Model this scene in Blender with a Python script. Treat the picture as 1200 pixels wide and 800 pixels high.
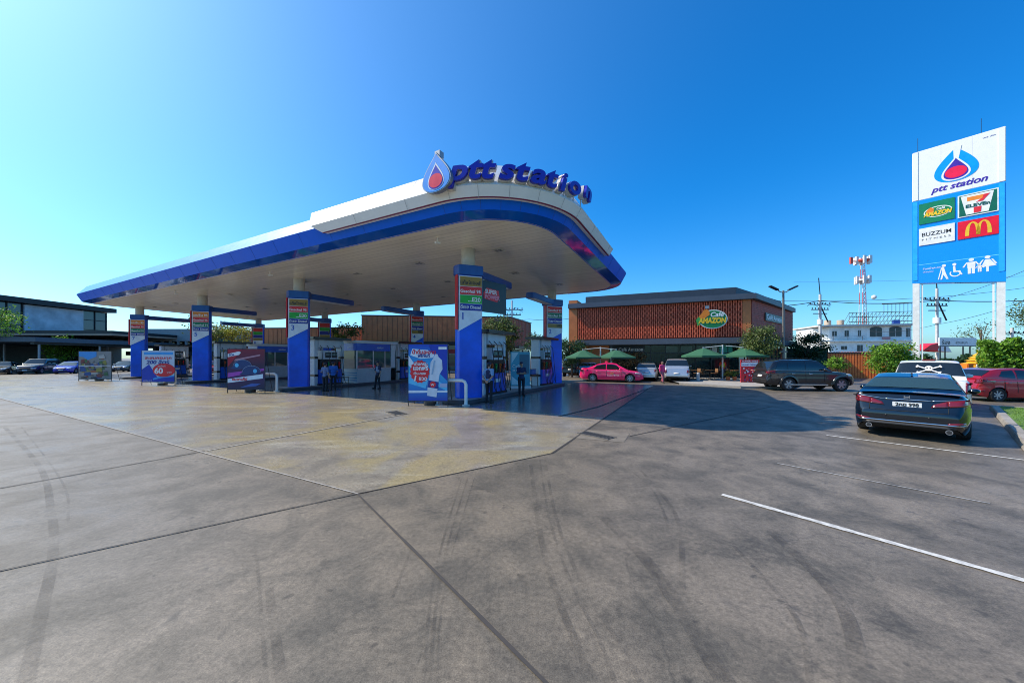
import bpy, bmesh, math, random
from mathutils import Vector, Matrix
from mathutils.bvhtree import BVHTree
R = math.radians
random.seed(7)
for o in list(bpy.data.objects): bpy.data.objects.remove(o)
scene = bpy.context.scene
COL = scene.collection

# ---------------------------------------------------------------- camera, sky, sun, exposure
F = 415.0; HOR = 419.0; CH = 1.9           # focal length in photo pixels, horizon row, eye height
cam_d = bpy.data.cameras.new('camera'); cam = bpy.data.objects.new('camera', cam_d); COL.objects.link(cam)
cam.location = (0, 0, CH); cam.rotation_euler = (R(90), 0, 0)
cam_d.sensor_fit = 'HORIZONTAL'; cam_d.sensor_width = 36.0; cam_d.lens = 36.0*F/1200
cam_d.shift_y = (HOR-400)/1200.0; cam_d.clip_start = 0.05; cam_d.clip_end = 6000
scene.camera = cam
SUN = Vector((-0.975, 0.22, 1.0)).normalized()
sun_el = math.asin(SUN.z); sun_az = math.atan2(SUN.x, SUN.y)
world = bpy.data.worlds.new('World'); scene.world = world; world.use_nodes = True
wn = world.node_tree; wn.nodes.clear()
wo = wn.nodes.new('ShaderNodeOutputWorld'); wb = wn.nodes.new('ShaderNodeBackground')
sk = wn.nodes.new('ShaderNodeTexSky'); sk.sky_type = 'NISHITA'; sk.sun_disc = False
sk.sun_elevation = sun_el; sk.sun_rotation = sun_az; sk.air_density = 1.0; sk.dust_density = 1.1; sk.ozone_density = 4.5; sk.altitude = 0
hs = wn.nodes.new('ShaderNodeHueSaturation'); hs.inputs['Saturation'].default_value = 1.18; hs.inputs['Hue'].default_value = 0.498
wn.links.new(sk.outputs[0], hs.inputs['Color']); tn = wn.nodes.new('ShaderNodeMix'); tn.data_type = 'RGBA'; tn.blend_type = 'MULTIPLY'; tn.inputs[0].default_value = 1; 
tcw = wn.nodes.new('ShaderNodeTexCoord'); dt = wn.nodes.new('ShaderNodeVectorMath'); dt.operation = 'DOT_PRODUCT'; wn.links.new(tcw.outputs['Generated'], dt.inputs[0]); dt.inputs[1].default_value = tuple(SUN)
m1 = wn.nodes.new('ShaderNodeMapRange'); m1.interpolation_type = 'SMOOTHSTEP'; m1.inputs[1].default_value = 1.0; m1.inputs[2].default_value = .10; wn.links.new(dt.outputs['Value'], m1.inputs[0])
sz = wn.nodes.new('ShaderNodeSeparateXYZ'); wn.links.new(tcw.outputs['Generated'], sz.inputs[0]); m2 = wn.nodes.new('ShaderNodeMapRange'); m2.interpolation_type = 'SMOOTHSTEP'; m2.inputs[1].default_value = -.05; m2.inputs[2].default_value = .42; wn.links.new(sz.outputs[2], m2.inputs[0])
mm = wn.nodes.new('ShaderNodeMath'); mm.operation = 'MULTIPLY'; wn.links.new(m1.outputs[0], mm.inputs[0]); wn.links.new(m2.outputs[0], mm.inputs[1])
tc2 = wn.nodes.new('ShaderNodeMix'); tc2.data_type = 'RGBA'; wn.links.new(mm.outputs[0], tc2.inputs[0]); tc2.inputs[6].default_value = (.58, .86, 1.0, 1); tc2.inputs[7].default_value = (.10, .72, 1.04, 1); wn.links.new(tc2.outputs[2], tn.inputs[7])
wn.links.new(hs.outputs[0], tn.inputs[6]); wn.links.new(tn.outputs[2], wb.inputs[0]); wn.links.new(wb.outputs[0], wo.inputs[0])
wb.inputs[1].default_value = 0.15
sl = bpy.data.lights.new('sun', 'SUN'); sl.energy = 3.9; sl.angle = R(0.53); sl.color = (1.0, 0.88, 0.70)
so = bpy.data.objects.new('sun', sl); COL.objects.link(so); so.rotation_euler = SUN.to_track_quat('Z', 'Y').to_euler()
scene.view_settings.view_transform = 'Standard'; scene.view_settings.look = 'None'
scene.view_settings.exposure = 0.58; scene.view_settings.gamma = 1.0; scene.cycles.filter_width = 1.0; scene.view_settings.use_curve_mapping = False

# ---------------------------------------------------------------- helpers
def G(px, py, z=0.0):
    Y = (CH-z)*F/(py-HOR); return Vector(((px-600)/F*Y, Y, z))
def PX(px, Y, z=0.0): return Vector(((px-600)/F*Y, Y, z))
def ZZ(py, Y): return CH + (HOR-py)*Y/F
UA = Vector((-780, F, 0)).normalized(); UB = Vector((-UA.y*-1, -UA.x, 0))   # station axes
UB = Vector((UA.y, -UA.x, 0))
ST_R = math.atan2(-UA.y, -UA.x)
def ST(a, d, z=0.0): return UA*a + UB*d + Vector((0, 0, z))
UC = Vector((-337, F, 0)).normalized(); UD = Vector((UC.y, -UC.x, 0)); PK_R = math.atan2(-UC.y, -UC.x)

MATS = {}
def M(name, col, rough=0.5, metal=0.0, var=0.12, scale=3.0, bump=0.0, coat=0.0, spec=0.5, island=0.0, trans=0.0, emit=None):
    if name in MATS: return MATS[name]
    m = bpy.data.materials.new(name); m.use_nodes = True; nt = m.node_tree; N = nt.nodes; L = nt.links
    b = N['Principled BSDF']; b.inputs['Roughness'].default_value = rough; b.inputs['Metallic'].default_value = metal
    b.inputs['Specular IOR Level'].default_value = spec; b.inputs['Coat Weight'].default_value = coat; b.inputs['Coat Roughness'].default_value = 0.04
    c = (*col, 1)
    tc = N.new('ShaderNodeTexCoord'); no = N.new('ShaderNodeTexNoise'); no.inputs['Scale'].default_value = scale; no.inputs['Detail'].default_value = 6; no.inputs['Roughness'].default_value = 0.6
    L.new(tc.outputs['Object'], no.inputs['Vector'])
    mr = N.new('ShaderNodeMapRange'); mr.inputs[1].default_value = 0.3; mr.inputs[2].default_value = 0.7; mr.inputs[3].default_value = 1-var; mr.inputs[4].default_value = 1+var
    L.new(no.outputs[0], mr.inputs[0])
    vm = N.new('ShaderNodeVectorMath'); vm.operation = 'SCALE'; vm.inputs[0].default_value = col; L.new(mr.outputs[0], vm.inputs['Scale'])
    outc = vm.outputs[0]
    if island:
        ge = N.new('ShaderNodeNewGeometry'); mi = N.new('ShaderNodeMapRange'); mi.inputs[3].default_value = 1-island; mi.inputs[4].default_value = 1+island*1.3
        L.new(ge.outputs['Random Per Island'], mi.inputs[0]); v2 = N.new('ShaderNodeVectorMath'); v2.operation = 'SCALE'
        L.new(outc, v2.inputs[0]); L.new(mi.outputs[0], v2.inputs['Scale']); outc = v2.outputs[0]
    L.new(outc, b.inputs['Base Color'])
    if var > 0 and metal < .5:
        r2 = N.new('ShaderNodeMapRange'); r2.inputs[3].default_value = max(0.02, rough*0.85); r2.inputs[4].default_value = min(1, rough*1.15)
        L.new(no.outputs[0], r2.inputs[0]); L.new(r2.outputs[0], b.inputs['Roughness'])
    if bump:
        bp = N.new('ShaderNodeBump'); bp.inputs['Strength'].default_value = bump; bp.inputs['Distance'].default_value = 0.02
        n2 = N.new('ShaderNodeTexNoise'); n2.inputs['Scale'].default_value = scale*12; n2.inputs['Detail'].default_value = 5
        L.new(tc.outputs['Object'], n2.inputs['Vector']); L.new(n2.outputs[0], bp.inputs['Height']); L.new(bp.outputs[0], b.inputs['Normal'])
    if trans:
        tr = N.new('ShaderNodeBsdfTranslucent'); L.new(outc, tr.inputs[0]); mx = N.new('ShaderNodeMixShader'); mx.inputs[0].default_value = trans
        L.new(b.outputs[0], mx.inputs[1]); L.new(tr.outputs[0], mx.inputs[2]); L.new(mx.outputs[0], N['Material Output'].inputs[0])
    if emit: b.inputs['Emission Color'].default_value = (*emit[:3], 1); b.inputs['Emission Strength'].default_value = emit[3]
    MATS[name] = m; return m

def glass(name, col, alpha=0.35, rough=0.03):
    if name in MATS: return MATS[name]
    m = bpy.data.materials.new(name); m.use_nodes = True; nt = m.node_tree; N = nt.nodes; L = nt.links
    b = N['Principled BSDF']; b.inputs['Base Color'].default_value = (*col, 1); b.inputs['Roughness'].default_value = rough; b.inputs['Specular IOR Level'].default_value = 0.9
    t = N.new('ShaderNodeBsdfTransparent'); t.inputs[0].default_value = (.75, .85, .85, 1)
    mx = N.new('ShaderNodeMixShader'); mx.inputs[0].default_value = 1-alpha
    L.new(t.outputs[0], mx.inputs[1]); L.new(b.outputs[0], mx.inputs[2]); L.new(mx.outputs[0], N['Material Output'].inputs[0])
    MATS[name] = m; return m

def tag(o, label=None, cat=None, group=None, kind=None):
    if label: o['label'] = label
    if cat: o['category'] = cat
    if group: o['group'] = group
    if kind: o['kind'] = kind
    return o
def empty(name, loc, rz=0.0, label=None, cat=None, group=None):
    o = bpy.data.objects.new(name, None); COL.objects.link(o); o.location = loc; o.rotation_euler = (0, 0, rz); o.empty_display_size = 0.2
    return tag(o, label, cat, group)
def copy_tree(o, parent=None):
    c = o.copy(); COL.objects.link(c); c.parent = parent
    for ch in [x for x in KIDS.get(o.name, [])]:
        copy_tree(ch, c)
        KIDS.setdefault(c.name, []).append(LAST[0])
    LAST[0] = c
    return c
KIDS = {}; LAST = [None]
def place(root, loc, rz, label, group=None):
    c = copy_tree(root); c.location = loc; c.rotation_euler = (0, 0, rz); c['label'] = label
    if group: c['group'] = group
    return c
def link(name, me, mat, parent=None, mw=None):
    o = bpy.data.objects.new(name, me); COL.objects.link(o)
    if mat: me.materials.clear(); me.materials.append(mat)
    if parent is not None: o.parent = parent; KIDS.setdefault(parent.name, []).append(o)
    if mw is not None: o.matrix_local = mw
    return o

class MB:
    def __init__(s): s.v = []; s.f = []; s.xf = None
    def add(s, vs, fs):
        n = len(s.v)
        if s.xf is not None: vs = [s.xf @ Vector(p) for p in vs]
        s.v += [tuple(p) for p in vs]; s.f += [tuple(i+n for i in f) for f in fs]; return s
    def box(s, x0, x1, y0, y1, z0, z1):
        return s.add([(x0,y0,z0),(x1,y0,z0),(x1,y1,z0),(x0,y1,z0),(x0,y0,z1),(x1,y0,z1),(x1,y1,z1),(x0,y1,z1)],
                     [(0,3,2,1),(4,5,6,7),(0,1,5,4),(1,2,6,5),(2,3,7,6),(3,0,4,7)])
    def cyl(s, p0, p1, r0, r1=None, n=12, caps=True):
        r1 = r0 if r1 is None else r1; p0 = Vector(p0); p1 = Vector(p1); d = (p1-p0)
        if d.length < 1e-6: return s
        q = d.to_track_quat('Z', 'Y'); vs = []
        for p, r in ((p0, r0), (p1, r1)):
            for i in range(n): t = 2*math.pi*i/n; vs.append(p + q @ Vector((math.cos(t)*r, math.sin(t)*r, 0)))
        fs = [(i, (i+1)%n, n+(i+1)%n, n+i) for i in range(n)]
        if caps: fs += [tuple(range(n-1, -1, -1)), tuple(range(n, 2*n))]
        return s.add(vs, fs)
    def tube(s, pts, r, n=8):
        pts = [Vector(p) for p in pts]; vs = []; fs = []
        up = Vector((0.01, 0.02, 1))
        for i, p in enumerate(pts):
            t = (pts[min(i+1, len(pts)-1)]-pts[max(i-1, 0)]).normalized()
            if abs(t.dot(up.normalized())) > .98: up = Vector((1, .1, 0))
            a = t.cross(up).normalized(); b = t.cross(a).normalized(); up = -b if b.dot(up) < 0 else b
            a = t.cross(up).normalized(); b = a.cross(t).normalized()
            for k in range(n): w = 2*math.pi*k/n; vs.append(p+a*math.cos(w)*r+b*math.sin(w)*r)
        for i in range(len(pts)-1):
            for k in range(n): fs.append((i*n+k, i*n+(k+1)%n, (i+1)*n+(k+1)%n, (i+1)*n+k))
        fs += [tuple(range(n-1, -1, -1)), tuple((len(pts)-1)*n+k for k in range(n))]
        return s.add(vs, fs)
    def sph(s, c, r, n=12, m=8):
        if not hasattr(r, '__len__'): r = (r, r, r)
        vs = [(c[0], c[1], c[2]-r[2])]
        for j in range(1, m):
            ph = -math.pi/2+math.pi*j/m
            for i in range(n): t = 2*math.pi*i/n; vs.append((c[0]+r[0]*math.cos(ph)*math.cos(t), c[1]+r[1]*math.cos(ph)*math.sin(t), c[2]+r[2]*math.sin(ph)))
        vs.append((c[0], c[1], c[2]+r[2])); fs = [(0, 1+(i+1)%n, 1+i) for i in range(n)]
        for j in range(m-2):
            for i in range(n): a = 1+j*n; fs.append((a+i, a+(i+1)%n, a+n+(i+1)%n, a+n+i))
        a = 1+(m-2)*n; fs += [(a+i, a+(i+1)%n, len(vs)-1) for i in range(n)]
        return s.add(vs, fs)
    def cap(s, p0, p1, r0, r1, n=10): s.cyl(p0, p1, r0, r1, n); s.sph(p0, r0, n, 6); return s.sph(p1, r1, n, 6)
    def prism(s, poly, z0, z1):
        n = len(poly); vs = [(p[0], p[1], z0) for p in poly]+[(p[0], p[1], z1) for p in poly]
        return s.add(vs, [tuple(range(n-1, -1, -1)), tuple(range(n, 2*n))]+[(i, (i+1)%n, n+(i+1)%n, n+i) for i in range(n)])
    def slab(s, poly, y, t=0.004):      # polygon in the x-z plane, front face at -y side
        n = len(poly); vs = [(p[0], y, p[1]) for p in poly]+[(p[0], y+t, p[1]) for p in poly]
        return s.add(vs, [tuple(range(n)), tuple(range(2*n-1, n-1, -1))]+[((i+1)%n, i, n+i, n+(i+1)%n) for i in range(n)])
    def poly(s, pts): return s.add(pts, [tuple(range(len(pts)))])
    def grid(s, rows, closed=False):
        m = len(rows[0]); vs = [p for r in rows for p in r]; fs = []
        for i in range(len(rows)-1):
            for k in range(m if closed else m-1): fs.append((i*m+k, i*m+(k+1)%m, (i+1)*m+(k+1)%m, (i+1)*m+k))
        return s.add(vs, fs)
    def mesh(s, name, smooth=False, bevel=0, fix=True, ang=35):
        me = bpy.data.meshes.new(name); me.from_pydata(s.v, [], s.f); me.update()
        if fix or bevel:
            bm = bmesh.new(); bm.from_mesh(me)
            if fix: bmesh.ops.recalc_face_normals(bm, faces=bm.faces)
            if bevel:
                bmesh.ops.remove_doubles(bm, verts=bm.verts, dist=1e-5)
                es = [e for e in bm.edges if len(e.link_faces) == 2 and e.calc_face_angle(0) > .6]
                bmesh.ops.bevel(bm, geom=es, offset=bevel, segments=2, affect='EDGES', clamp_overlap=True)
            bm.to_mesh(me); bm.free()
        if smooth or bevel:
            for p in me.polygons: p.use_smooth = True
            me.set_sharp_from_angle(angle=R(ang))
        return me
    def build(s, name, mat, parent=None, smooth=False, bevel=0, fix=True, ang=35):
        return link(name, s.mesh(name, smooth, bevel, fix, ang), mat, parent)

def bx(name, mat, parent, x0, x1, y0, y1, z0, z1, bevel=0): return MB().box(x0, x1, y0, y1, z0, z1).build(name, mat, parent, bevel=bevel)
def art(name, mat, parent, poly, y, t=0.004): return MB().slab(poly, y, t).build(name, mat, parent)
def rect(x0, z0, x1, z1): return [(x0, z0), (x1, z0), (x1, z1), (x0, z1)]
def ell(cx, cz, rx, rz, n=28): return [(cx+rx*math.cos(2*math.pi*i/n), cz+rz*math.sin(2*math.pi*i/n)) for i in range(n)]

def text_me(txt, size=1.0, shear=0.0, offset=0.0, extrude=0.002, fitw=None, align='LEFT'):
    cu = bpy.data.curves.new('t', 'FONT'); cu.body = txt; cu.size = size; cu.shear = shear; cu.offset = offset; cu.extrude = extrude; cu.resolution_u = 4
    o = bpy.data.objects.new('t', cu); COL.objects.link(o); bpy.context.view_layer.update()
    dg = bpy.context.evaluated_depsgraph_get(); me = bpy.data.meshes.new_from_object(o.evaluated_get(dg))
    bpy.data.objects.remove(o); bpy.data.curves.remove(cu)
    if len(me.vertices) == 0: return me, 0
    xs = [v.co.x for v in me.vertices]; w = max(xs)-min(xs); x0 = min(xs)
    k = (fitw/w) if fitw else 1.0
    sh = {'LEFT': 0, 'CENTER': -w*k/2, 'RIGHT': -w*k}[align]
    for v in me.vertices: v.co = Vector(((v.co.x-x0)*k+sh, -v.co.z, v.co.y))   # stand it up: x right, z up, facing -y
    # orientation kept (rotation about x)
    return me, w*k
def text(name, txt, mat, parent, x, y, z, size, **kw):
    me, w = text_me(txt, size, **kw); me.name = name
    o = link(name, me, mat, parent); o.location = (x, y, z); return o

def tear(cx, cz, w, h, m=1.3, n=40):
    pts = []
    for i in range(n):
        t = 2*math.pi*i/n; pts.append((math.sin(t)*math.sin(t/2)**m, math.cos(t)))
    mx = max(p[0] for p in pts)
    return [(cx-p[0]/mx*w/2, cz+p[1]*h/2) for p in pts]
# ---------------------------------------------------------------- ground
def ground_mat(name, c1, c2, c3, rough, rvar, stain=None, wet=0.0):
    m = bpy.data.materials.new(name); m.use_nodes = True; nt = m.node_tree; N = nt.nodes; L = nt.links; b = N['Principled BSDF']
    tc = N.new('ShaderNodeTexCoord')
    def noise(sc, det=6, ro=.6, dist=0.0, stretch=None):
        n = N.new('ShaderNodeTexNoise'); n.inputs['Scale'].default_value = sc; n.inputs['Detail'].default_value = det; n.inputs['Roughness'].default_value = ro; n.inputs['Distortion'].default_value = dist
        if stretch:
            mp = N.new('ShaderNodeMapping'); mp.inputs['Rotation'].default_value = (0, 0, stretch[0]); mp.inputs['Scale'].default_value = (stretch[1], stretch[2], 1); L.new(tc.outputs['Object'], mp.inputs[0]); L.new(mp.outputs[0], n.inputs['Vector'])
        else: L.new(tc.outputs['Object'], n.inputs['Vector'])
        return n.outputs[0]
    def rng(s, a, b_, c=0.0, d=1.0):
        r = N.new('ShaderNodeMapRange'); r.inputs[1].default_value = a; r.inputs[2].default_value = b_; r.inputs[3].default_value = c; r.inputs[4].default_value = d; L.new(s, r.inputs[0]); return r.outputs[0]
    def mix(f, a, b_, t='MIX'):
        x = N.new('ShaderNodeMix'); x.data_type = 'RGBA'; x.blend_type = t
        if isinstance(f, (int, float)): x.inputs[0].default_value = f
        else: L.new(f, x.inputs[0])
        for i, q in ((6, a), (7, b_)):
            if isinstance(q, tuple): x.inputs[i].default_value = (*q, 1)
            else: L.new(q, x.inputs[i])
        return x.outputs[2]
    big = noise(.22, 5, .55, .6); mid = noise(1.3, 7, .65, .4); fine = noise(22, 4, .7); grit = noise(95, 3, .8); blot = noise(2.6, 4, .75, .5); streak = noise(.9, 6, .65, .3, (R(32), 5.0, .55)); spot = noise(7, 3, .5)
    c = mix(rng(big, .36, .62), c1, c2); c = mix(rng(mid, .40, .62, 0, .9), c, c3)
    c = mix(rng(streak, .54, .74, 0, .28), c, tuple(q*.62 for q in c3))
    c = mix(rng(spot, .66, .72, 0, .5), c, tuple(q*.5 for q in c3))
    if stain:
        st = noise(.33, 5, .6, 1.2); c = mix(rng(st, .45, .58, 0, .85), c, stain[0]); s2 = noise(.5, 6, .7, .8, (ST_R, .5, 2.2)); c = mix(rng(s2, .55, .72, 0, .7), c, stain[1])
    c = mix(1.0, c, mix(rng(fine, .3, .7), (.68, .68, .68), (1.3, 1.3, 1.3)), 'MULTIPLY')
    c = mix(1.0, c, mix(rng(grit, .32, .68), (.62, .62, .62), (1.38, 1.38, 1.38)), 'MULTIPLY'); c = mix(rng(blot, .60, .68, 0, .5), c, tuple(q*.55 for q in c3))
    vo = N.new('ShaderNodeTexVoronoi'); vo.feature = 'DISTANCE_TO_EDGE'; vo.inputs['Scale'].default_value = .16; wv = N.new('ShaderNodeVectorMath'); wv.operation = 'ADD'; nn2 = N.new('ShaderNodeTexNoise'); nn2.inputs['Scale'].default_value = 1.1; nn2.inputs['Detail'].default_value = 6; L.new(tc.outputs['Object'], nn2.inputs[0]); L.new(tc.outputs['Object'], wv.inputs[0]); L.new(nn2.outputs['Color'], wv.inputs[1]); L.new(wv.outputs[0], vo.inputs['Vector']); c = mix(rng(vo.outputs['Distance'], 0, .0028, .35, 0), c, tuple(q*.45 for q in c3))
    v2 = N.new('ShaderNodeTexVoronoi'); v2.inputs['Scale'].default_value = 2.1; L.new(wv.outputs[0], v2.inputs['Vector']); c = mix(rng(v2.outputs['Distance'], .03, .075, .55, 0), c, tuple(q*.4 for q in c3))
    L.new(c, b.inputs['Base Color']); L.new(rng(mid, .3, .7, rough-rvar, rough+rvar), b.inputs['Roughness'])
    b.inputs['Specular IOR Level'].default_value = .5+wet
    bp = N.new('ShaderNodeBump'); bp.inputs['Strength'].default_value = .25 if not wet else .06; bp.inputs['Distance'].default_value = .01; L.new(fine, bp.inputs['Height']); L.new(bp.outputs[0], b.inputs['Normal'])
    return m
m_conc = ground_mat('worn_concrete', (.215, .178, .130), (.150, .128, .098), (.082, .073, .058), .55, .1)
m_pad = ground_mat('stained_concrete', (.33, .285, .215), (.25, .22, .17), (.16, .14, .11), .33, .12, stain=((.31, .25, .12), (.48, .45, .35)), wet=.25)
m_epoxy = ground_mat('sealed_forecourt_floor', (.24, .225, .20), (.20, .19, .175), (.15, .145, .14), .20, .05, wet=.2)
m_grass = M('lawn_green', (.10, .19, .02), .8, var=.4, scale=2, bump=.5)
m_joint = M('joint_dark', (.05, .045, .042), .8); m_jlight = M('joint_pale', (.30, .28, .25), .7, var=.3, scale=5)
m_white_line = M('road_paint', (.52, .51, .48), .6, var=.35, scale=14)
m_faint_line = M('worn_road_paint', (.34, .33, .31), .6, var=.5, scale=9)

g = MB().add([(-900,-60,0),(900,-60,0),(900,1800,0),(-900,1800,0)], [(0,1,2,3)]).build('ground', m_conc); tag(g, kind='structure')
c1 = G(419, 578.6); c2 = G(647, 531); c3 = G(762, 453.8)
def on_joint(d):
    t = (d-c2.dot(UB))/(c3.dot(UB)-c2.dot(UB)); p = c2.lerp(c3, t); return Vector((p.x, p.y, .004))
padf = MB().poly([ST(60, 3.36, .004), c1+Vector((0,0,.004)), c2+Vector((0,0,.004)), on_joint(11.2), ST(60, 11.2, .004)]).build('forecourt_pad', m_pad); tag(padf, kind='structure')
padb = MB().poly([ST(60, 11.2, .004), on_joint(11.2), on_joint(26.0), ST(60, 26.0, .004)]).build('forecourt_floor', m_epoxy); tag(padb, kind='structure')

def strip(name, p0, p1, w, mat, z=.008):
    p0 = Vector(p0); p1 = Vector(p1); t = (p1-p0).normalized(); n = Vector((-t.y, t.x, 0))*w/2
    seg = 24; rows = []
    for i in range(seg+1):
        p = p0.lerp(p1, i/seg); k = 1+random.uniform(-.18, .18); rows.append([(p.x-n.x*k, p.y-n.y*k, z), (p.x+n.x*k, p.y+n.y*k, z)])
    o = MB().grid(rows).build(name, mat); tag(o, kind='structure'); return o
strip('slab_joint', ST(60, 3.36), c1, .035, m_joint); strip('slab_joint', ST(60, 3.42), c1, .03, m_jlight, .0085)
strip('slab_joint', G(-120, 695), c1, .022, m_joint); strip('slab_joint', c1, c2, .022, m_joint); strip('slab_joint', c2, c3, .05, m_joint)
strip('slab_joint', G(419, 579), G(700, 861), .03, m_joint)
strip('slab_joint', G(-60, 583), G(240, 528.5), .03, m_joint); strip('slab_joint', G(243, 528), G(480, 484), .05, m_jlight); strip('slab_joint', G(243, 528.6), G(480, 484.6), .03, m_joint, .0085)
strip('slab_joint', G(655, 488), G(700, 477), .10, m_joint); strip('slab_joint', G(700, 477), G(760, 455), .10, m_joint); strip('slab_joint', G(738, 511), G(905, 476), .03, m_joint)
strip('parking_line', G(846, 579.5), G(1290, 706), .085, m_white_line); strip('parking_line', G(968.5, 510), G(1200, 539), .08, m_white_line)
strip('worn_parking_line', G(911, 543), G(1160, 590), .035, m_faint_line); strip('worn_parking_line', G(1060, 492), G(1090, 497), .035, m_faint_line)

def mark_mat():
    m = bpy.data.materials.new('tyre_rubber_mark'); m.use_nodes = True; nt = m.node_tree; N = nt.nodes; L = nt.links; b = N['Principled BSDF']
    b.inputs['Base Color'].default_value = (.035, .034, .036, 1); b.inputs['Roughness'].default_value = .7
    t = N.new('ShaderNodeBsdfTransparent'); mx = N.new('ShaderNodeMixShader'); tc = N.new('ShaderNodeTexCoord'); no = N.new('ShaderNodeTexNoise'); no.inputs['Scale'].default_value = 2.2; no.inputs['Detail'].default_value = 6
    L.new(tc.outputs['Object'], no.inputs[0]); r = N.new('ShaderNodeMapRange'); r.inputs[1].default_value = .4; r.inputs[2].default_value = .75; r.inputs[3].default_value = .03; r.inputs[4].default_value = .30; L.new(no.outputs[0], r.inputs[0])
    L.new(r.outputs[0], mx.inputs[0]); L.new(t.outputs[0], mx.inputs[1]); L.new(b.outputs[0], mx.inputs[2]); L.new(mx.outputs[0], N['Material Output'].inputs[0]); return m
m_mark = mark_mat()
def curve_mark(pix, w, z=.006):
    P = [G(*p) for p in pix]; pts = []
    for i in range(len(P)-1):
        a = P[max(i-1, 0)]; b = P[i]; c = P[i+1]; d = P[min(i+2, len(P)-1)]
        for k in range(12):
            t = k/12; pts.append(.5*((2*b)+(-a+c)*t+(2*a-5*b+4*c-d)*t*t+(-a+3*b-3*c+d)*t**3))
    pts.append(P[-1]); rows = []
    for i, p in enumerate(pts):
        t = (pts[min(i+1, len(pts)-1)]-pts[max(i-1, 0)]).normalized(); n = Vector((-t.y, t.x, 0))*w/2
        rows.append([(p.x-n.x, p.y-n.y, z), (p.x+n.x, p.y+n.y, z)])
    o = MB().grid(rows).build('tyre_mark', m_mark); tag(o, kind='structure')
zz = .0052
for pix, w in [([(5,500),(45,545),(60,600),(62,650),(48,720),(30,800)], .14), ([(25,500),(70,560),(80,610)], .05),
               ([(541,560),(520,630),(505,700),(495,810)], .05), ([(548,560),(527,630),(512,700),(503,810)], .05), ([(556,560),(532,640),(516,720),(512,810)], .03),
               ([(632,532),(642,600),(668,680),(700,745),(720,800)], .06), ([(638,532),(650,600),(680,680),(720,745),(750,800)], .08),
               ([(622,545),(632,620),(650,690),(690,790)], .12), ([(483,640),(460,700)], .05), ([(315,690),(330,800)], .12), ([(300,640),(312,800)], .05),
               ([(735,548),(765,575),(785,620)], .07), ([(745,545),(790,600),(800,690)], .10), ([(900,620),(980,700),(1010,800)], .2), ([(860,640),(930,720),(950,800)], .08), ([(700,600),(760,660),(850,800)], .25)]:
    zz += .0001; curve_mark(pix, w*.5, zz)

def grate(px, py, w, l, label):
    p = G(px, py); o = empty('drain_grate', p, PK_R, label, 'drain grate', 'drain grates in the forecourt')
    m1 = M('grate_iron', (.14, .13, .12), .6, .3); f = MB()
    for i in range(int(w/.06)+1): f.box(-w/2+i*.06-.008, -w/2+i*.06+.008, -l/2, l/2, .012, .022)
    f.box(-w/2-.03, w/2+.03, -l/2-.03, -l/2, .010, .026); f.box(-w/2-.03, w/2+.03, l/2, l/2+.03, .010, .026); f.build('bars', m1, o)
    bx('pit', M('pit_dark', (.07, .06, .05), .9), o, -w/2, w/2, -l/2, l/2, .009, .011)
p = G(698, 511); e = MB().add([tuple(G(q, r)+Vector((0,0,.006))) for q, r in ((664,512.5),(685,503.5),(738,508),(731,518.5))], [(0,1,2,3)]).build('concrete_patch', M('patch_conc', (.19, .165, .13), .6, var=.2)); tag(e, kind='structure')
grate(699, 510.5, .85, .30, 'iron drain grate in the pale concrete patch beside the slab joint')
grate(464, 484, .8, .35, 'iron drain grate in front of the water bottle promotion board')

# kerb and lawn on the right
p0 = Vector((17.6, 13.05, 0)); kd = UD; kc = -UC
kb = MB(); m_kerb = M('kerb_concrete', (.30, .28, .25), .8, var=.2, bump=.3)
q = [p0+kd*.25+kc*.15, p0+kc*.02+kd*.02, p0-kd*26, p0-kd*26+kc*.22, p0+kc*.25-kd*.2, p0+kc*6-kd*.2, p0+kc*6+kd*.25]
for sgn in (0,):
    n = 14
    for i in range(n):
        a = p0-kd*(26-i*26/n)+kd*.01; b = p0-kd*(26-(i+1)*26/n)-kd*.01
        kb.add([a, b, b+kc*.2, a+kc*.2]+[x+Vector((0,0,.15)) for x in (a+kc*.03, b+kc*.03, b+kc*.2, a+kc*.2)], [(0,1,2,3),(4,5,6,7),(0,1,5,4),(1,2,6,5),(2,3,7,6),(3,0,4,7)])
    for i in range(4):
        a = p0+kc*(i*2); b = p0+kc*(i*2+1.98)
        kb.add([a, b, b+kd*.2, a+kd*.2]+[x+Vector((0,0,.15)) for x in (a, b, b+kd*.17, a+kd*.17)], [(0,1,2,3),(4,5,6,7),(0,1,5,4),(1,2,6,5),(2,3,7,6),(3,0,4,7)])
tag(kb.build('kerb', m_kerb, bevel=.015), kind='structure')
lawn = MB().poly([p0+kc*.2-kd*.01+Vector((0,0,.13)), p0+kc*8+Vector((0,0,.13)), p0+kc*8-kd*26+Vector((0,0,.13)), p0+kc*.2-kd*26+Vector((0,0,.13))]).build('lawn', m_grass); tag(lawn, kind='structure')
gb = MB()
for i in range(16000):
    u = random.random()**.7*2.5+.22; v = random.random()*11
    p = p0+kc*u-kd*v; h = random.uniform(.02, .06); a = random.uniform(0, 6.28); w = .006
    gb.add([(p.x-w*math.cos(a), p.y-w*math.sin(a), .13), (p.x+w*math.cos(a), p.y+w*math.sin(a), .13), (p.x+random.uniform(-.02,.02), p.y+random.uniform(-.02,.02), .13+h)], [(0,1,2)])
tag(gb.build('grass', M('grass_blade', (.13, .25, .025), .6, island=.35, trans=.3), fix=False), 'short bright green grass growing behind the kerb', 'grass', kind='stuff')

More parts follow.
